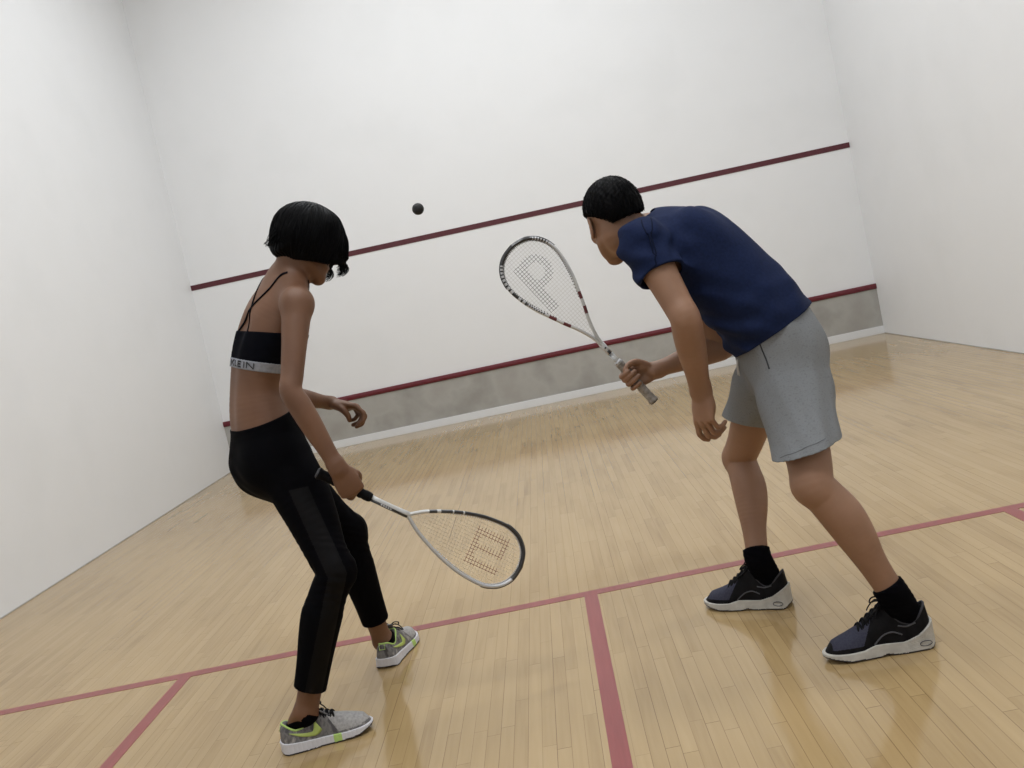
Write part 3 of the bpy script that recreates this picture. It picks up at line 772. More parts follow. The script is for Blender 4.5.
# ============================================================ the woman (her right side toward the camera)
def woman():
    root = empty('person')
    tag(root, 'woman with black bobbed hair in black sports bra and black leggings, holding a racket low', 'person')
    base = (2.38, -6.05, 0)
    f, l, u = frame((.80, .60, 0))
    hR, kR, aR = (2.3795, -6.1000, 0.8036), (2.4905, -6.2500, 0.4886), (2.3227, -6.2750, 0.1047)
    hL, kL, aL = (2.2675, -5.9500, 0.8129), (2.4497, -5.8200, 0.4969), (2.4573, -5.7450, 0.0819)
    sR, eR, wR = (2.5318, -6.1300, 1.2704), (2.4892, -6.2500, 1.0310), (2.5766, -6.2660, 0.7813)
    sL, eL, wL = (2.3838, -5.8600, 1.3148), (2.3619, -5.8600, 0.9931), (2.4648, -5.7200, 0.9284)
    SH_R, SH_L = ((2.230, -6.272, 0), math.radians(8), .268), ((2.462, -5.800, 0), math.radians(80), .262)
    B = Field((2.04, -6.44, -.01), (2.80, -5.50, 1.60), VOX)
    tor = [((2.3439, -6.0300, 0.7480), .095, .075), ((2.3225, -6.0300, 0.8076), .146, .104), ((2.3170, -6.0200, 0.8781), .140, .100), ((2.3098, -6.0150, 0.9629), .122, .088), ((2.3187, -6.0100, 1.0474), .106, .078),
           ((2.3514, -6.0050, 1.1364), .114, .084), ((2.3912, -6.0000, 1.2012), .126, .092), ((2.4257, -5.9950, 1.2575), .126, .088), ((2.4512, -5.9900, 1.3030), .115, .068), ((2.4769, -5.9850, 1.3357), .075, .052)]
    pel = V(*tor[1][0])
    def glutes(F, infl=0.0):
        for b in (1, -1): F.ell(pel + l * b * .060 - f * .040 + u * (.006), (f, l, u), (.066 + infl, .072 + infl, .080 + infl), .05)
    B.chain(tor, .03, 5, W=l)
    glutes(B)
    ch = V(*tor[6][0])
    for b in (1, -1): B.ell(ch + f * .058 + l * b * .056 - u * .004, (f, l, u), (.042, .050, .050), .03)
    # spine furrow and shoulder blades
    sp_pts = [(V(*tor[i][0]) - f * (tor[i][2] + .0385), .030, .030) for i in (3, 4, 5, 6, 7)]
    B.chain(sp_pts, .03, 4, W=l, op='cut')
    trunk = B.crop((2.05, -6.35, .95), (2.72, -5.65, 1.38), True)
    # neck and shoulder slope
    hc = V(*(2.5620, -5.9850, 1.4509)); F_ = nv(V(.85, .52, 0)); pit = math.radians(28)
    hf = F_ * math.cos(pit) - V(0, 0, 1) * math.sin(pit); hu = V(0, 0, 1) * math.cos(pit) + F_ * math.sin(pit); hl = np.cross(hu, hf)
    B.chain([((2.4672, -5.9850, 1.3219), .072, .056), ((2.4942, -5.9800, 1.3735), .051, .051), (hc - hu * .055 - hf * .022, .047, .051), (hc - hf * .02, .05, .055)], .04, 5, W=l)
    for s_, b in ((sR, -1), (sL, 1)):
        nb = V(*(2.4940, -5.9850, 1.3671)) + l * b * .03
        B.chain([(nb - f * .008, .040, .036), (lerp(nb, s_, .45) + u * .000 - f * .004, .040, .038), (lerp(nb, s_, .85), .040, .037)], .045, 4, W=f)
        B.ell(V(*s_), (f, l, u), (.047, .043, .048), .03)
    arm(B, sR, eR, wR, .93, nv(V(*f)), k=.02); arm(B, sL, eL, wL, .90, f, k=.02)
    leg(B, hR, kR, aR, V(.95, .3, 0), .98, foot=SH_R, k=.03); leg(B, hL, kL, aL, V(.6, .8, 0), .98, foot=SH_L, k=.03)
    head(B, hc, hf, hl, hu, .92)
    A_ = nv(V(*GT) - V(*GB)); c0 = V(*GB) + A_ * .098
    hand(B, wR, (0.3048, 0.0597, -0.9505), (-0.1324, 0.9898, -0.0534), .95, side=-1, grip=(c0, A_, .0155, .20, 0), thumb=[(.022, .024, .010), (.044, .036, .032), (.062, .030, .056), (.080, .014, .066)])
    hand(B, wL, (0.9352, 0.0576, -0.3494), (-0.4462, -0.2365, -0.8631), .98, side=1, curl=[(.55, .95, .75), (.70, 1.05, .75), (.80, 1.1, .75), (.95, 1.1, .7)], spread=(.05, .015, -.02, -.05),
         thumb=[(.022, .026, .008), (.048, .038, .020), (.068, .034, .036), (.076, .022, .052)])
    body = B.mesh('body', [M['skin_w'], M['lips']], root)
    eyes(hc, hf, hl, hu, .92, root)
    # leggings
    G = B.crop((2.05, -6.45, .08), (2.70, -5.60, 1.02)); del B
    G.chain(tor[:5], .03, 5, W=l, infl=.0035); glutes(G, .0035)
    for s_, (H, K_, A, fw, ho) in enumerate(((hR, kR, aR, V(.95, .3, 0), (2.3479, -6.2750, 0.1735)), (hL, kL, aL, V(.6, .8, 0), (2.4271, -5.7550, 0.1615)))):
        T = blank(G); leg(T, H, K_, A, fw, .98, infl=.0038, k=.03)
        ax = nv(V(*A) - V(*K_)); w = nv(np.cross(ax, fw))
        T.chain([(lerp(K_, A, .30) - fw * .010, .054, .058), (lerp(K_, A, .6) - fw * .006, .049, .051), (lerp(K_, A, .95), .043, .046)], .01, 4, W=w)
        T.plane(ho, ax)
        sl, i0, _ = T.sub(T.lo, T.lo + T.n * T.h); k = .03
        h = np.clip(k - np.abs(G.a - T.a), 0, None) / k; G.a = np.minimum(G.a, T.a) - h * h * k * .25
    pn = nv(np.cross(V(*(2.4079, -6.0200, 0.9621)) - V(*(2.2177, -6.0300, 0.9364)), l)); pn = pn if pn[2] > 0 else -pn
    G.plane((2.2177, -6.0300, 0.9364), pn)
    K0, A0 = V(*kR), V(*aR)
    kn = [V(*kR), V(*kL)]
    def folds(X, Y, Z):
        w = 0
        for q in kn:
            r2 = (X - q[0]) ** 2 + (Y - q[1]) ** 2 + (Z - q[2]) ** 2
            w = w + np.exp(-r2 / .012) * .0012 * np.sin(Z * 150 + X * 60 + 5 * np.sin(Y * 40 + Z * 30))
        return w + .0010 * np.sin(Z * 90 + X * 40 - Y * 50) * np.exp(-(Z - .78) ** 2 / .01)
    G.wave(folds)
    out = -np.array(l) # her right, the side seam panel
    def lm(c):
        t = np.clip((kR[2] + .30 - c[:, 2]) / .6, 0, 1)
        cx = np.interp(c[:, 2], [aR[2], kR[2], hR[2]], [aR[0], kR[0], hR[0]]); cy = np.interp(c[:, 2], [aR[2], kR[2], hR[2]], [aR[1], kR[1], hR[1]])
        rx, ry = c[:, 0] - cx, c[:, 1] - cy; fr = rx * .95 + ry * .3; sd = rx * .3 - ry * .95
        return ((sd > .015) & (fr > -.022) & (fr < .034) & (c[:, 2] < hR[2] - .06) & (c[:, 1] < kR[1] + .05)).astype(int)
    lg = G.mesh('leggings', [M['legging'], M['legmesh']], root, matfn=lm)
    # bra with its logo band and crossed straps
    n_top, n_bot = nv(V(*(0.2664, 0.0814, 0.9604))), nv(V(*(0.3325, 0.0822, 0.9395)))
    S = trunk.copy(); S.a = S.a - np.float32(.0032)
    S.plane((2.3457, -6.0800, 1.2283), n_top); S.plane((2.2682, -6.0400, 1.1318), -n_bot)
    bra = S.mesh('sports_bra', [M['bra']], root)
    S = trunk.copy(); S.a = S.a - np.float32(.0046)
    S.plane((2.2774, -6.0400, 1.1568), n_bot); S.plane((2.2674, -6.0400, 1.1287), -n_bot)
    band = S.mesh('logo_band', [M['band']], root); band.parent = bra
    tree = bvh_of(band); cen = V(*(2.3493, -6.0000, 1.1203))
    glyph = {'K': [((0, 0), (0, 1)), ((1, 1), (.12, .45)), ((.3, .58), (1, 0))], 'L': [((0, 1), (0, 0)), ((0, .08), (.95, .08))], 'E': [((0, 0), (0, 1)), ((0, .92), (.9, .92)), ((0, .5), (.8, .5)), ((0, .08), (.9, .08))],
             'I': [((.5, 0), (.5, 1))], 'N': [((0, 0), (0, 1)), ((0, 1), (1, 0)), ((1, 0), (1, 1))]}
    bm = bmesh.new(); lo, hi = V(*(2.2718, -6.0400, 1.1335)), V(*(2.2761, -6.0400, 1.1513)); zc = (lo + hi) / 2; hgt = .0185
    def onband(th, v):
        dr = nv(-f * math.cos(th) - l * math.sin(th)); dr = nv(dr - n_bot * dr.dot(n_bot))
        o_ = cen + n_bot * ((zc - cen).dot(n_bot) + (v - .5) * hgt)
        hit = tree.ray_cast(Vector(o_ + dr * .4), Vector(-dr), .4)
        return hit[0] + Vector(dr) * .0006 if hit[0] is not None else None
    for chh, t0, t1 in (('K', -12, 0), ('L', 6, 16), ('E', 22, 32), ('I', 36, 40), ('N', 44, 57)):
        for (x0, y0), (x1, y1) in glyph[chh]:
            pts = []
            for k in range(7):
                t = k / 6; q_ = onband(math.radians(t0 + (t1 - t0) * (x0 + (x1 - x0) * t)), y0 + (y1 - y0) * t)
                if q_ is not None: pts.append(tuple(q_))
            if len(pts) > 2: tube_bm(bm, pts, (.0030, .0008), 6, 0, up=tuple(-f))
    o_ = bm_obj('lettering', bm, [M['letter']], bra); 
    tree = bvh_of(body)
    for pts in ([(2.3040, -6.0300, 1.2280), (2.3597, -6.0600, 1.2867), (2.4047, -6.0800, 1.3304), (2.4481, -6.0800, 1.3550), (2.4939, -6.0600, 1.3606), (2.5202, -6.0200, 1.3298), (2.5211, -5.9900, 1.2848), (2.4884, -5.9700, 1.1947), (2.4737, -5.9700, 1.1461)],
                [(2.3470, -6.1000, 1.2198), (2.3521, -6.0800, 1.2549), (2.3767, -6.0600, 1.3049), (2.3891, -6.0200, 1.3423), (2.3994, -5.9700, 1.3683), (2.4273, -5.9200, 1.3687), (2.4587, -5.8800, 1.3090), (2.4577, -5.9000, 1.1974), (2.4459, -5.9000, 1.1470)]):
        s_ = project_strip(tree, [V(*p) for p in pts], None, .0012, .007, .0022, [M['bra']], 'strap', bra)
    # socks and shoes
    for A, ((hx, hy, _z), yw, Ls) in ((aR, SH_R), (aL, SH_L)):
        T = Field((hx - .16, hy - .16, -.01), (hx + .22, hy + .22, .24), VOX); ff = V(math.cos(yw), math.sin(yw), 0); sd = V(-ff[1], ff[0], 0); q = lambda x, z: V(hx, hy, 0) + ff * x + V(0, 0, z)
        T.chain([(V(*A), .034, .039), (q(.062, .078), .0285, .0385), (q(.055, .050), .024, .030)], .01, 4, W=sd)
        T.plane(q(.06, .092), nv(V(0, 0, 1) - ff * .45)); T.mesh('sock', [M['sock']], root)
    shoe(*SH_R, -1, 'runner', root)
    shoe(*SH_L, 1, 'runner', root)
    # hair: a chin-length bob tipping forward
    Hh = Field(hc - .26, hc + .26, .0026)
    HS = .95; pt = lambda a, b, z: hc + (hf * a + hl * b + hu * z) * HS
    ax = (hf, hl, hu)
    Hh.ell(pt(-.010, 0, .042), ax, (.104, .086, .088), .02)
    Hh.ell(pt(.008, 0, .040), ax, (.099, .092, .092), .02)
    Hh.ell(pt(.012, 0, -.006), ax, (.099, .099, .078), .04)
    for b in (1, -1): Hh.chain([(pt(.040, .060 * b, .060), .042, .044), (pt(.068, .074 * b, .01), .028, .046), (pt(.078, .080 * b, -.035), .016, .042), (pt(.070, .080 * b, -.072), .009, .034)], .03, 4, W=hl)
    Hh.chain([(pt(-.070, 0, .0), .070, .030), (pt(-.076, 0, -.030), .062, .022), (pt(-.088, 0, -.052), .050, .012)], .03, 4, W=hl)
    Hh.ell(pt(.118, 0, -.045), ax, (.075, .062, .085), .012, 'cut')
    Hh.ell(pt(.02, 0, -.115), ax, (.10, .072, .055), .012, 'cut')
    Hh.plane((2.4615, -6.0000, 1.4563), (-0.8947, -0.0648, -0.4419))
    Hh.plane((2.5386, -6.0000, 1.4033), (-0.3045, -0.0819, -0.9490))
    th_ = lambda X, Y, Z: np.arctan2((X - hc[0]) * hl[0] + (Y - hc[1]) * hl[1] + (Z - hc[2]) * hl[2], (X - hc[0]) * hf[0] + (Y - hc[1]) * hf[1] + (Z - hc[2]) * hf[2])
    Hh.wave(lambda X, Y, Z: .0010 * np.sin(th_(X, Y, Z) * 46) + .0008 * np.sin(th_(X, Y, Z) * 83 + 1))
    hair = Hh.mesh('hair', [M['hair']], root)
    def rows(rng):
        for _ in range(900):
            a = rng.uniform(-math.pi, math.pi)
            if abs(a) < .45: continue
            ds = []; end = -.42 if abs(a) > 2.2 else -.62
            for k in range(9):
                e_ = 1.35 + (end - 1.35) * k / 8; aa = a + .05 * math.sin(k + a * 9)
                ds.append((math.cos(e_) * math.cos(aa), math.cos(e_) * math.sin(aa), math.sin(e_)))
            back = abs(a) > 2.3
            yield ds, [(-.12 if back else .18 * rng.random(), 0, (.25 if back and rng.random() < .3 else -.5), rng.uniform(.002, .006)) for _k in range(3)]
    so = strands(hair, hc, hf, hl, hu, 1.0, rows, 'hair_strands', root, [M['hair']], .0013, 3)
    # loose front locks swinging past the cheek, tips curling back
    bm = bmesh.new(); rng = random.Random(8)
    for k in range(260):
        b = -1 if k < 160 else 1;
        if k == 160: bm_obj('hair_lock', bm, [M['hair']], root, True); bm = bmesh.new()
        j = rng.uniform(-.5, .5); a0 = rng.uniform(-.006, .006)
        P = [pt(.070 + j * .03, b * .062, .085), pt(.102 + j * .022, b * (.070 + a0), .045), pt(.116 + j * .018, b * (.074 + a0), .0), pt(.112 + j * .024, b * (.074 + a0), -.035 + j * .01)]
        g = rng.uniform(.2, 1.0); drop = V(0, 0, -1)
        e_ = P[-1]; P += [e_ + drop * .022 * g + hf * .006, e_ + drop * .040 * g + hf * (.000 - .006 * g), e_ + drop * .052 * g - hf * (.016 * g + .004)]
        pp = catmull(P, 4); n_ = len(pp)
        tube_bm(bm, [tuple(q) for q in pp], [(.0011 * (1 - .7 * i / n_),) * 2 for i in range(n_)], 4, 0, cap=False)
    bm_obj('hair_lock', bm, [M['hair']], root, True); bm = bmesh.new()
    for k in range(46):
        y0 = rng.uniform(-6.14, -5.98); j = lambda a=.5: rng.uniform(-a, a)
        P = [V(*(2.5094, -6.0600, 1.5057)), V(*(2.4882, -6.0600, 1.4825)), V(*(2.4780, -6.0600, 1.4724)), V(*(2.4691, -6.0600, 1.4681))]
        P = [q + V(.002 * j(), (y0 + 6.06) * .6, .016 * j()) for i, q in enumerate(P)]
        pp = catmull(P, 4); n_ = len(pp); tube_bm(bm, [tuple(q) for q in pp], [(.0011 * (1 - .7 * i / n_),) * 2 for i in range(n_)], 4, 0, cap=False)
    bm_obj('nape_hair', bm, [M['hair']], root, True)
    settle(root, base)
    return root
woman()

# ============================================================ the man (his left side toward the camera)
def man():
    root = empty('person')
    tag(root, 'man in navy t-shirt and grey shorts bending forward, black shoes, holding a racket up', 'person')
    base = (3.9, -6.1, 0)
    f, l, u = frame((-.965, .26, 0)); fs = nv(V(-.93, .36, 0)); ls = nv(np.cross((0, 0, 1), fs))
    hL, kL, aL = (3.9233, -6.1500, 0.7951), (3.8774, -6.3400, 0.4823), (4.0122, -6.4000, 0.1576)
    hR, kR, aR = (3.9182, -5.9800, 0.7996), (3.8027, -5.7300, 0.4514), (3.7592, -5.9200, 0.1627)
    sL, eL, wL = (3.5744, -6.1300, 1.2297), (3.6311, -6.2500, 1.0002), (3.6509, -6.1400, 0.7671)
    sR, eR, wR = (3.7001, -5.8000, 1.1552), (3.8189, -5.7400, 0.8452), (3.5625, -5.7850, 0.8141)
    SH_L, SH_R = ((4.098, -6.392, 0), math.radians(179), .295), ((3.832, -5.950, 0), math.radians(151), .288)
    B = Field((3.36, -6.58, -.01), (4.16, -5.54, 1.48), VOX)
    tor = [((3.9267, -6.0600, 0.7610), .115, .090), ((3.9305, -6.0600, 0.8288), .155, .112), ((3.9123, -6.0600, 0.9102), .150, .110), ((3.8831, -6.0500, 0.9843), .140, .104), ((3.8401, -6.0400, 1.0523), .142, .108),
           ((3.7906, -6.0200, 1.1252), .152, .114), ((3.7369, -6.0000, 1.1810), .160, .112), ((3.6823, -5.9850, 1.2247), .150, .090), ((3.6475, -5.9800, 1.2513), .085, .062)]
    Wt = [l] * 4 + [nv(l + ls)] * 2 + [ls] * 3
    tor = [(p[0], p[1], p[2], w) for p, w in zip(tor, Wt)]
    ax_t = nv(V(*tor[7][0]) - V(*tor[2][0])); bk = nv(np.cross(ls, ax_t)); bk = bk if bk[2] > 0 else -bk
    B.chain(tor, .03, 5)
    for b in (1, -1):
        B.ell(V(*tor[1][0]) + l * b * .068 - f * .036 + u * .0, (f, l, u), (.068, .072, .084), .05)
        B.ell(V(*tor[6][0]) - bk * .075 + ls * b * .075, (bk, ls, ax_t), (.045, .075, .065), .03)
        B.ell(V(*tor[6][0]) + bk * .078 + ls * b * .085, (bk, ls, ax_t), (.032, .055, .080), .03)
    hc = V(*(3.5156, -5.9850, 1.3172)); F_ = nv(V(-.24, .97, 0)); pit = math.radians(11)
    hf = F_ * math.cos(pit) - V(0, 0, 1) * math.sin(pit); hu = V(0, 0, 1) * math.cos(pit) + F_ * math.sin(pit); hl = np.cross(hu, hf)
    T0 = ((3.40, -6.50, .72), (4.10, -5.55, 1.42)); chest = B.crop(*T0, True); chest.a = chest.a - np.float32(.009)
    B.chain([((3.6571, -5.9800, 1.2366), .075, .070), ((3.6053, -5.9800, 1.2604), .064, .062), (hc - hu * .050 - hf * .030, .058, .062), (hc - hf * .02, .056, .06)], .024, 5, W=hl)
    for s_, b in ((sL, 1), (sR, -1)):
        nb = V(*(3.6354, -5.9800, 1.2539)) + ls * b * .035
        B.chain([(nb, .042, .034), (lerp(nb, s_, .5), .042, .036), (lerp(nb, s_, .9), .048, .042)], .03, 4, W=fs)
        B.ell(V(*s_), (fs, ls, u), (.060, .056, .060), .03)
    arm(B, sL, eL, wL, 1.24, f, k=.022); arm(B, sR, eR, wR, 1.20, f, k=.022)
    leg(B, hL, kL, aL, V(-.97, .1, .1), 1.07, foot=SH_L, k=.03, th=.86); leg(B, hR, kR, aR, V(-.85, .5, .1), 1.04, foot=SH_R, k=.03, th=.86)
    head(B, hc, hf, hl, hu, 1.0, True)
    A_ = nv(V(*MT) - V(*MB)); c0 = V(*MB) + A_ * .075
    hand(B, wR, (-0.9998, 0.0139, -0.0142), (0.1111, -0.9929, -0.0434), 1.02, side=-1, grip=(c0, A_, .0155, .20, 0), thumb=[(.022, .028, .008), (.048, .044, .020), (.074, .044, .034), (.092, .030, .046)])
    hand(B, wL, (-0.0919, -0.0281, -0.9954), (0.7608, 0.6131, -0.2131), 1.04, side=1, curl=[(.30, .55, .4), (.50, .75, .5), (.60, .85, .55), (.65, .9, .6)], spread=(.14, .04, -.03, -.10),
         thumb=[(.022, .026, .008), (.050, .040, .022), (.074, .040, .040), (.092, .034, .054)])
    body = B.mesh('body', [M['skin_m'], M['lips']], root)
    eyes(hc, hf, hl, hu, 1.0, root)
    # t-shirt: a loose shell, sleeves, folds at the waist
    T = B.crop(*T0); G0 = B.crop((3.62, -6.52, .42), (4.16, -5.60, 1.06)); del B
    st_ = [((3.9113, -6.0500, 0.8913), .186, .140, l), ((3.8814, -6.0500, 0.9599), .180, .138, l), ((3.8414, -6.0400, 1.0272), .170, .134, nv(l + ls)), ((3.7925, -6.0200, 1.1030), .174, .132, ls), ((3.7447, -6.0000, 1.1730), .182, .128, ls), ((3.6847, -5.9850, 1.2210), .162, .100, ls), ((3.6421, -5.9800, 1.2556), .095, .072, ls)]
    T.chain([(V(*(3.9216, -6.0500, 0.8486)), .188, .138, l)] + st_, .03, 5)
    for b in (1, -1): T.ell(V(*tor[6][0]) + bk * .078 + ls * b * .085, (bk, ls, ax_t), (.040, .064, .088), .03)
    cuffs = []
    for s_, e_, b in ((sL, eL, 1), (sR, eR, -1)):
        nb = V(*(3.6354, -5.9800, 1.2539)) + ls * b * .035
        T.chain([(nb, .058, .050), (lerp(nb, s_, .5), .062, .056), (lerp(nb, s_, .9), .062, .058)], .04, 4, W=fs)
        ax = nv(V(*e_) - V(*s_))
        Q = blank(T)
        Q.chain([(V(*s_) - ax * .006, .069, .066), (lerp(s_, e_, .25), .071, .067), (lerp(s_, e_, .55), .071, .067)], .035, 5, W=fs)
        Q.ell(V(*s_), (fs, ls, u), (.068, .064, .068), .03)
        cuffs.append((lerp(s_, e_, .42 if b > 0 else .32), ax)); Q.plane(*cuffs[-1]); sl = tuple(slice(0, n_) for n_ in T.a.shape); T.merge(sl, Q.a, .03, 'add'); del Q
    hem = nv(V(*(3.9224, -6.0500, 0.9014)) - V(*(3.8819, -6.0500, 0.9783)))
    hn = nv(np.cross(V(*(4.0334, -6.0500, 0.9520)) - V(*(3.8079, -6.0500, 0.8511)), l)); hn = hn if hn.dot(hem) > 0 else -hn
    wst = V(*(3.7883, -6.1200, 0.9246)); cen = V(*(3.8496, -6.0400, 1.0378))
    def folds(X, Y, Z):
        a = (X - cen[0]) * ax_t[0] + (Y - cen[1]) * ax_t[1] + (Z - cen[2]) * ax_t[2]; b_ = (X - cen[0]) * bk[0] + (Y - cen[1]) * bk[1] + (Z - cen[2]) * bk[2]; c_ = (X - cen[0]) * ls[0] + (Y - cen[1]) * ls[1] + (Z - cen[2]) * ls[2]
        low = 1 / (1 + np.exp((a + .03) / .05)); under = 1 / (1 + np.exp((b_ + .01) / .04))
        w = low * (.0060 * np.sin(a * 75 + b_ * 42 + 2.2 * np.sin(c_ * 14 + b_ * 20)) * (.35 + .65 * under) + .0030 * np.sin(a * 38 - b_ * 60 + c_ * 25 + 1))
        w = w + under * .0055 * np.sin(a * 45 + b_ * 70 + 2 * np.sin(c_ * 18)) + .0012 * np.sin(a * 30 + c_ * 34)
        for s_, e_ in ((sL, eL), (sR, eR)):
            p = lerp(s_, e_, .12); r2 = (X - p[0]) ** 2 + (Y - p[1]) ** 2 + (Z - p[2]) ** 2
            w = w + np.exp(-r2 / .009) * .0045 * np.sin(a * 95 + b_ * 55 + 3 * np.sin(c_ * 30))
        return w
    T.wave(folds)
    U_ = blank(T)
    for s_, e_, q_ in ((sL, eL, .42), (sR, eR, .32)):
        U_.chain([(s_, .066, .064), (lerp(s_, e_, .2), .0635, .0635), (lerp(s_, e_, q_), .0615, .0615)], .01, 4, W=fs)
    for (p, ax) in cuffs:
        sl, i0, (X, Y, Z) = U_.sub(p - .12, p + .12); d_ = (X - p[0]) * ax[0] + (Y - p[1]) * ax[1] + (Z - p[2]) * ax[2]
        U_.a[sl] = np.maximum(U_.a[sl], d_).astype(np.float32)
    U_.a = np.where(U_.a < BG, U_.a, BG); T.merge(tuple(slice(0, n_) for n_ in T.a.shape), U_.a, .012, 'add'); del U_
    T.merge(tuple(slice(0, n_) for n_ in T.a.shape), chest.a, .02, 'add'); del chest
    T.shell(.0062); T.plane((3.9219, -6.0500, 0.8984), hn)
    # sleeve openings: hollow out from each cuff
    for (p, ax), s_ in zip(cuffs, (sL, sR)):
        T.chain([(p - ax * .05, .060, .057), (p + ax * .02, .0645, .0605)], .004, 3, W=fs, op='cut')
    # neck opening
    nk = nv(V(*(3.5896, -5.9800, 1.2764)) - V(*(3.6571, -5.9800, 1.2366)))
    T.chain([((3.6385, -5.9800, 1.2532), .066, .062), ((3.6089, -5.9800, 1.2785), .067, .063), ((3.5631, -5.9800, 1.3010), .07, .065)], .006, 4, W=ls, op='cut')
    shirt = T.mesh('t_shirt', [M['shirt']], root)
    tree = bvh_of(shirt)
    for nm, pl, wd in (('shoulder_seam', [(3.5772, -6.1600, 1.3193), (3.5734, -6.2500, 1.2823), (3.5808, -6.3000, 1.2525), (3.5936, -6.3000, 1.2189)], .004), ('armhole_seam', [(3.6137, -6.1500, 1.3180), (3.6046, -6.2500, 1.2812), (3.5975, -6.3000, 1.2517), (3.5845, -6.3000, 1.2153), (3.5569, -6.3000, 1.1763), (3.5294, -6.3000, 1.1513)], .004)):
        project_strip(tree, [V(*p) for p in pl], None, .0002, wd, .0012, [M['seam']], nm, shirt)
    # shorts
    del T; G = G0
    G.chain([((3.8975, -6.0600, 0.9289), .154, .112, l), ((3.9066, -6.0600, 0.8805), .160, .117, l), ((3.9146, -6.0600, 0.8259), .164, .121, l), ((3.9208, -6.0600, 0.7623), .150, .112, l)], .03, 5)
    for b in (1, -1): G.ell(V(*tor[1][0]) + l * b * .072 - f * .032, (f, l, u), (.079, .086, .095), .05)
    h1, h2 = (3.8930, -6.2800, 0.5735), (3.8153, -5.8300, 0.5985)
    G.chain([((3.9221, -6.1250, 0.7991), .084, .106), ((3.9101, -6.1800, 0.7079), .103, .110), ((3.8984, -6.2400, 0.6151), .105, .101), ((3.8788, -6.3100, 0.5157), .107, .096)], .03, 5, W=l)
    G.chain([((3.9176, -5.9900, 0.8101), .092, .105), ((3.8797, -5.9300, 0.7153), .090, .092), ((3.8377, -5.8400, 0.6224), .086, .080), ((3.8086, -5.7800, 0.5227), .086, .076)], .022, 5, W=l)
    U_ = blank(G); U_.chain(tor[:4], .03, 5)
    for b in (1, -1): U_.ell(V(*tor[1][0]) + l * b * .068 - f * .036, (f, l, u), (.068, .072, .084), .05)
    leg(U_, hL, kL, aL, V(-.97, .1, .1), 1.07, k=.03, th=.86); leg(U_, hR, kR, aR, V(-.85, .5, .1), 1.04, k=.03, th=.86)
    def sf(X, Y, Z):
        x, y, z = X - 3.93, Y + 6.1, Z - .65
        return .0030 * np.sin(z * 26 + x * 44 + 2 * np.sin(y * 12 + x * 9)) + .0022 * np.sin(x * 70 - z * 38 + y * 30) + .0012 * np.sin(x * 120 + z * 20)
    G.wave(sf)
    k = .02; U_.a = U_.a - np.float32(.0105); hh_ = np.clip(k - np.abs(G.a - U_.a), 0, None) / k; G.a = np.minimum(G.a, U_.a) - hh_ * hh_ * np.float32(k * .25); del U_
    G.shell(.0062)
    pl1 = nv(np.cross(V(*(3.9821, -6.2800, 0.5779)) - V(*(3.8000, -6.2800, 0.5494)), V(*l) + V(0, 0, .02))); pl1 = pl1 if pl1[2] < 0 else -pl1
    pl2 = nv(np.cross(V(*(3.8563, -5.8500, 0.5760)) - V(*(3.7597, -5.8500, 0.6100)), V(*l))); pl2 = pl2 if pl2[2] < 0 else -pl2
    # each leg opening cut by its own hem
    sl, i0, (X, Y, Z) = G.sub(G.lo, G.lo + G.n * G.h)
    d1 = (X - h1[0]) * pl1[0] + (Y - h1[1]) * pl1[1] + (Z - h1[2]) * pl1[2]; d2 = (X - h2[0]) * pl2[0] + (Y - h2[1]) * pl2[1] + (Z - h2[2]) * pl2[2]
    nearer = (Y + .9 * (X - 3.85)) < -6.03
    G.a = np.maximum(G.a, np.where(nearer, d1, d2)).astype(np.float32)
    wn = nv(V(*(3.9075, -6.0600, 0.9330)) - V(*(3.9323, -6.0600, 0.8222))); G.plane(V(*(3.9063, -6.0600, 0.9270)) + wn * .030, wn)
    sh = G.mesh('shorts', [M['shorts']], root)
    tree = bvh_of(sh)
    project_strip(tree, [V(*p) for p in ((3.8090, -6.2500, 0.8839), (3.8092, -6.2500, 0.8549), (3.8159, -6.2500, 0.8157))], None, .0004, .004, .0016, [M['pocket']], 'pocket', sh)
    hemp = [(3.7895, -6.3400, 0.5781), (3.8181, -6.3800, 0.5967), (3.8608, -6.3900, 0.6063), (3.9080, -6.3800, 0.6085), (3.9762, -6.3000, 0.5971)]
    project_strip(tree, [V(*p) for p in hemp], None, .0002, .0022, .0010, [M['shorts_dark']], 'hem_stitching', sh)
    bm = bmesh.new()
    for dx in (0, .012):
        P = [V(*(3.8044, -6.0700, 0.8565)) + V(-.006, dx, 0), V(*(3.7974, -6.0700, 0.8207)) + V(-.010, dx, 0), V(*(3.7948, -6.0600, 0.7798)) + V(-.008, dx * 1.6, 0)]
        tube_bm(bm, [tuple(p) for p in catmull(P, 5)], (.0040, .0018), 6, 0)
    bm_obj('drawstring', bm, [M['cord']], sh, True)
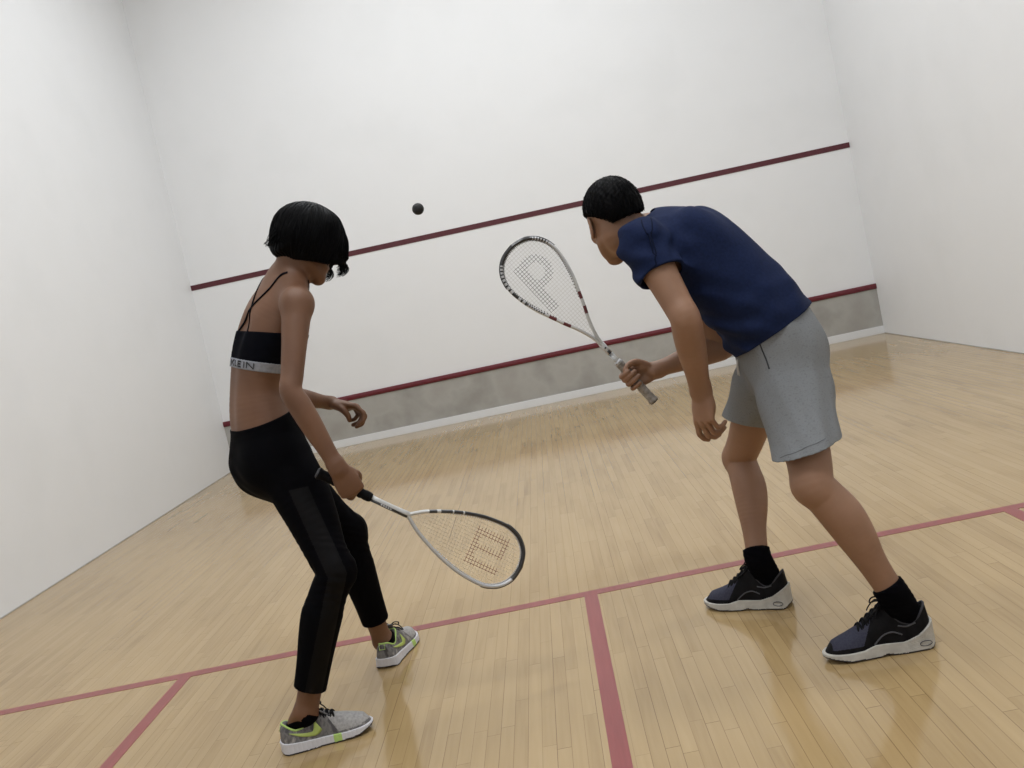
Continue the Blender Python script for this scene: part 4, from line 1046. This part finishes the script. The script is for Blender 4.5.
    # crew socks and shoes
    for A, K_, ((hx, hy, _z), yw, Ls) in ((aL, kL, SH_L), (aR, kR, SH_R)):
        S = Field((hx - .34, hy - .28, -.01), (hx + .20, hy + .28, .34), VOX); ff = V(math.cos(yw), math.sin(yw), 0); sd = V(-ff[1], ff[0], 0); q = lambda x, z: V(hx, hy, 0) + ff * x + V(0, 0, z)
        tp_ = lerp(A, K_, .16)
        S.chain([(tp_, .0385, .0430), (V(*A), .0385, .0445), (q(.062, .095), .0325, .0435), (q(.056, .055), .025, .030)], .01, 5, W=sd)
        S.wave(lambda X, Y, Z: .0006 * np.sin(Z * 420))
        S.plane(lerp(A, K_, .085), nv(V(*K_) - V(*A))); S.mesh('sock', [M['sock']], root)
    shoe(*SH_L, 1, 'trainer', root); shoe(*SH_R, -1, 'trainer', root)
    # short hair
    Hh = Field(hc - .22, hc + .22, .0026); s = 1.0
    pt = lambda a, b, z: hc + (hf * a + hl * b + hu * z) * s
    ax = (hf, hl, hu)
    Hh.ell(pt(-.014, 0, .046), ax, (.110 * s, .085 * s, .089 * s), .02)
    Hh.ell(pt(-.030, 0, .010), ax, (.088 * s, .0815 * s, .080 * s), .03)
    Hh.ell(pt(.055, 0, .085), ax, (.045 * s, .055 * s, .032 * s), .03)
    Hh.ell(pt(.125, 0, -.015), ax, (.095 * s, .12 * s, .085 * s), .010, 'cut')
    for b in (1, -1): Hh.ell(pt(.004, .085 * b, -.020), ax, (.032 * s, .035 * s, .036 * s), .006, 'cut')
    Hh.plane((3.5571, -5.9800, 1.3180), (0.2509, -0.0635, -0.9659))
    Hh.plane((3.4731, -5.9800, 1.3236), (-0.6021, -0.0809, -0.7944))
    Hh.wave(lambda X, Y, Z: .0011 * np.sin(X * 310 + 3 * np.sin(Z * 60)) * np.sin(Z * 260 + Y * 120))
    hair = Hh.mesh('hair', [M['hair']], root)
    def rows(rng):
        for _ in range(1300):
            a = rng.uniform(-math.pi, math.pi); e0 = rng.uniform(-.35, 1.45); ds = []
            if abs(a) < .7 and e0 < .75: continue
            for k in range(4): 
                e_ = e0 - .06 * k; ds.append((math.cos(e_) * math.cos(a), math.cos(e_) * math.sin(a), math.sin(e_)))
            yield ds, [(rng.uniform(-.1, .1), rng.uniform(-.2, .2), rng.uniform(-.1, .25), .003)] * 2
    strands(hair, hc, hf, hl, hu, s, rows, 'hair_strands', root, [M['hair']], .0013, 5)
    settle(root, base)
    return root
man()
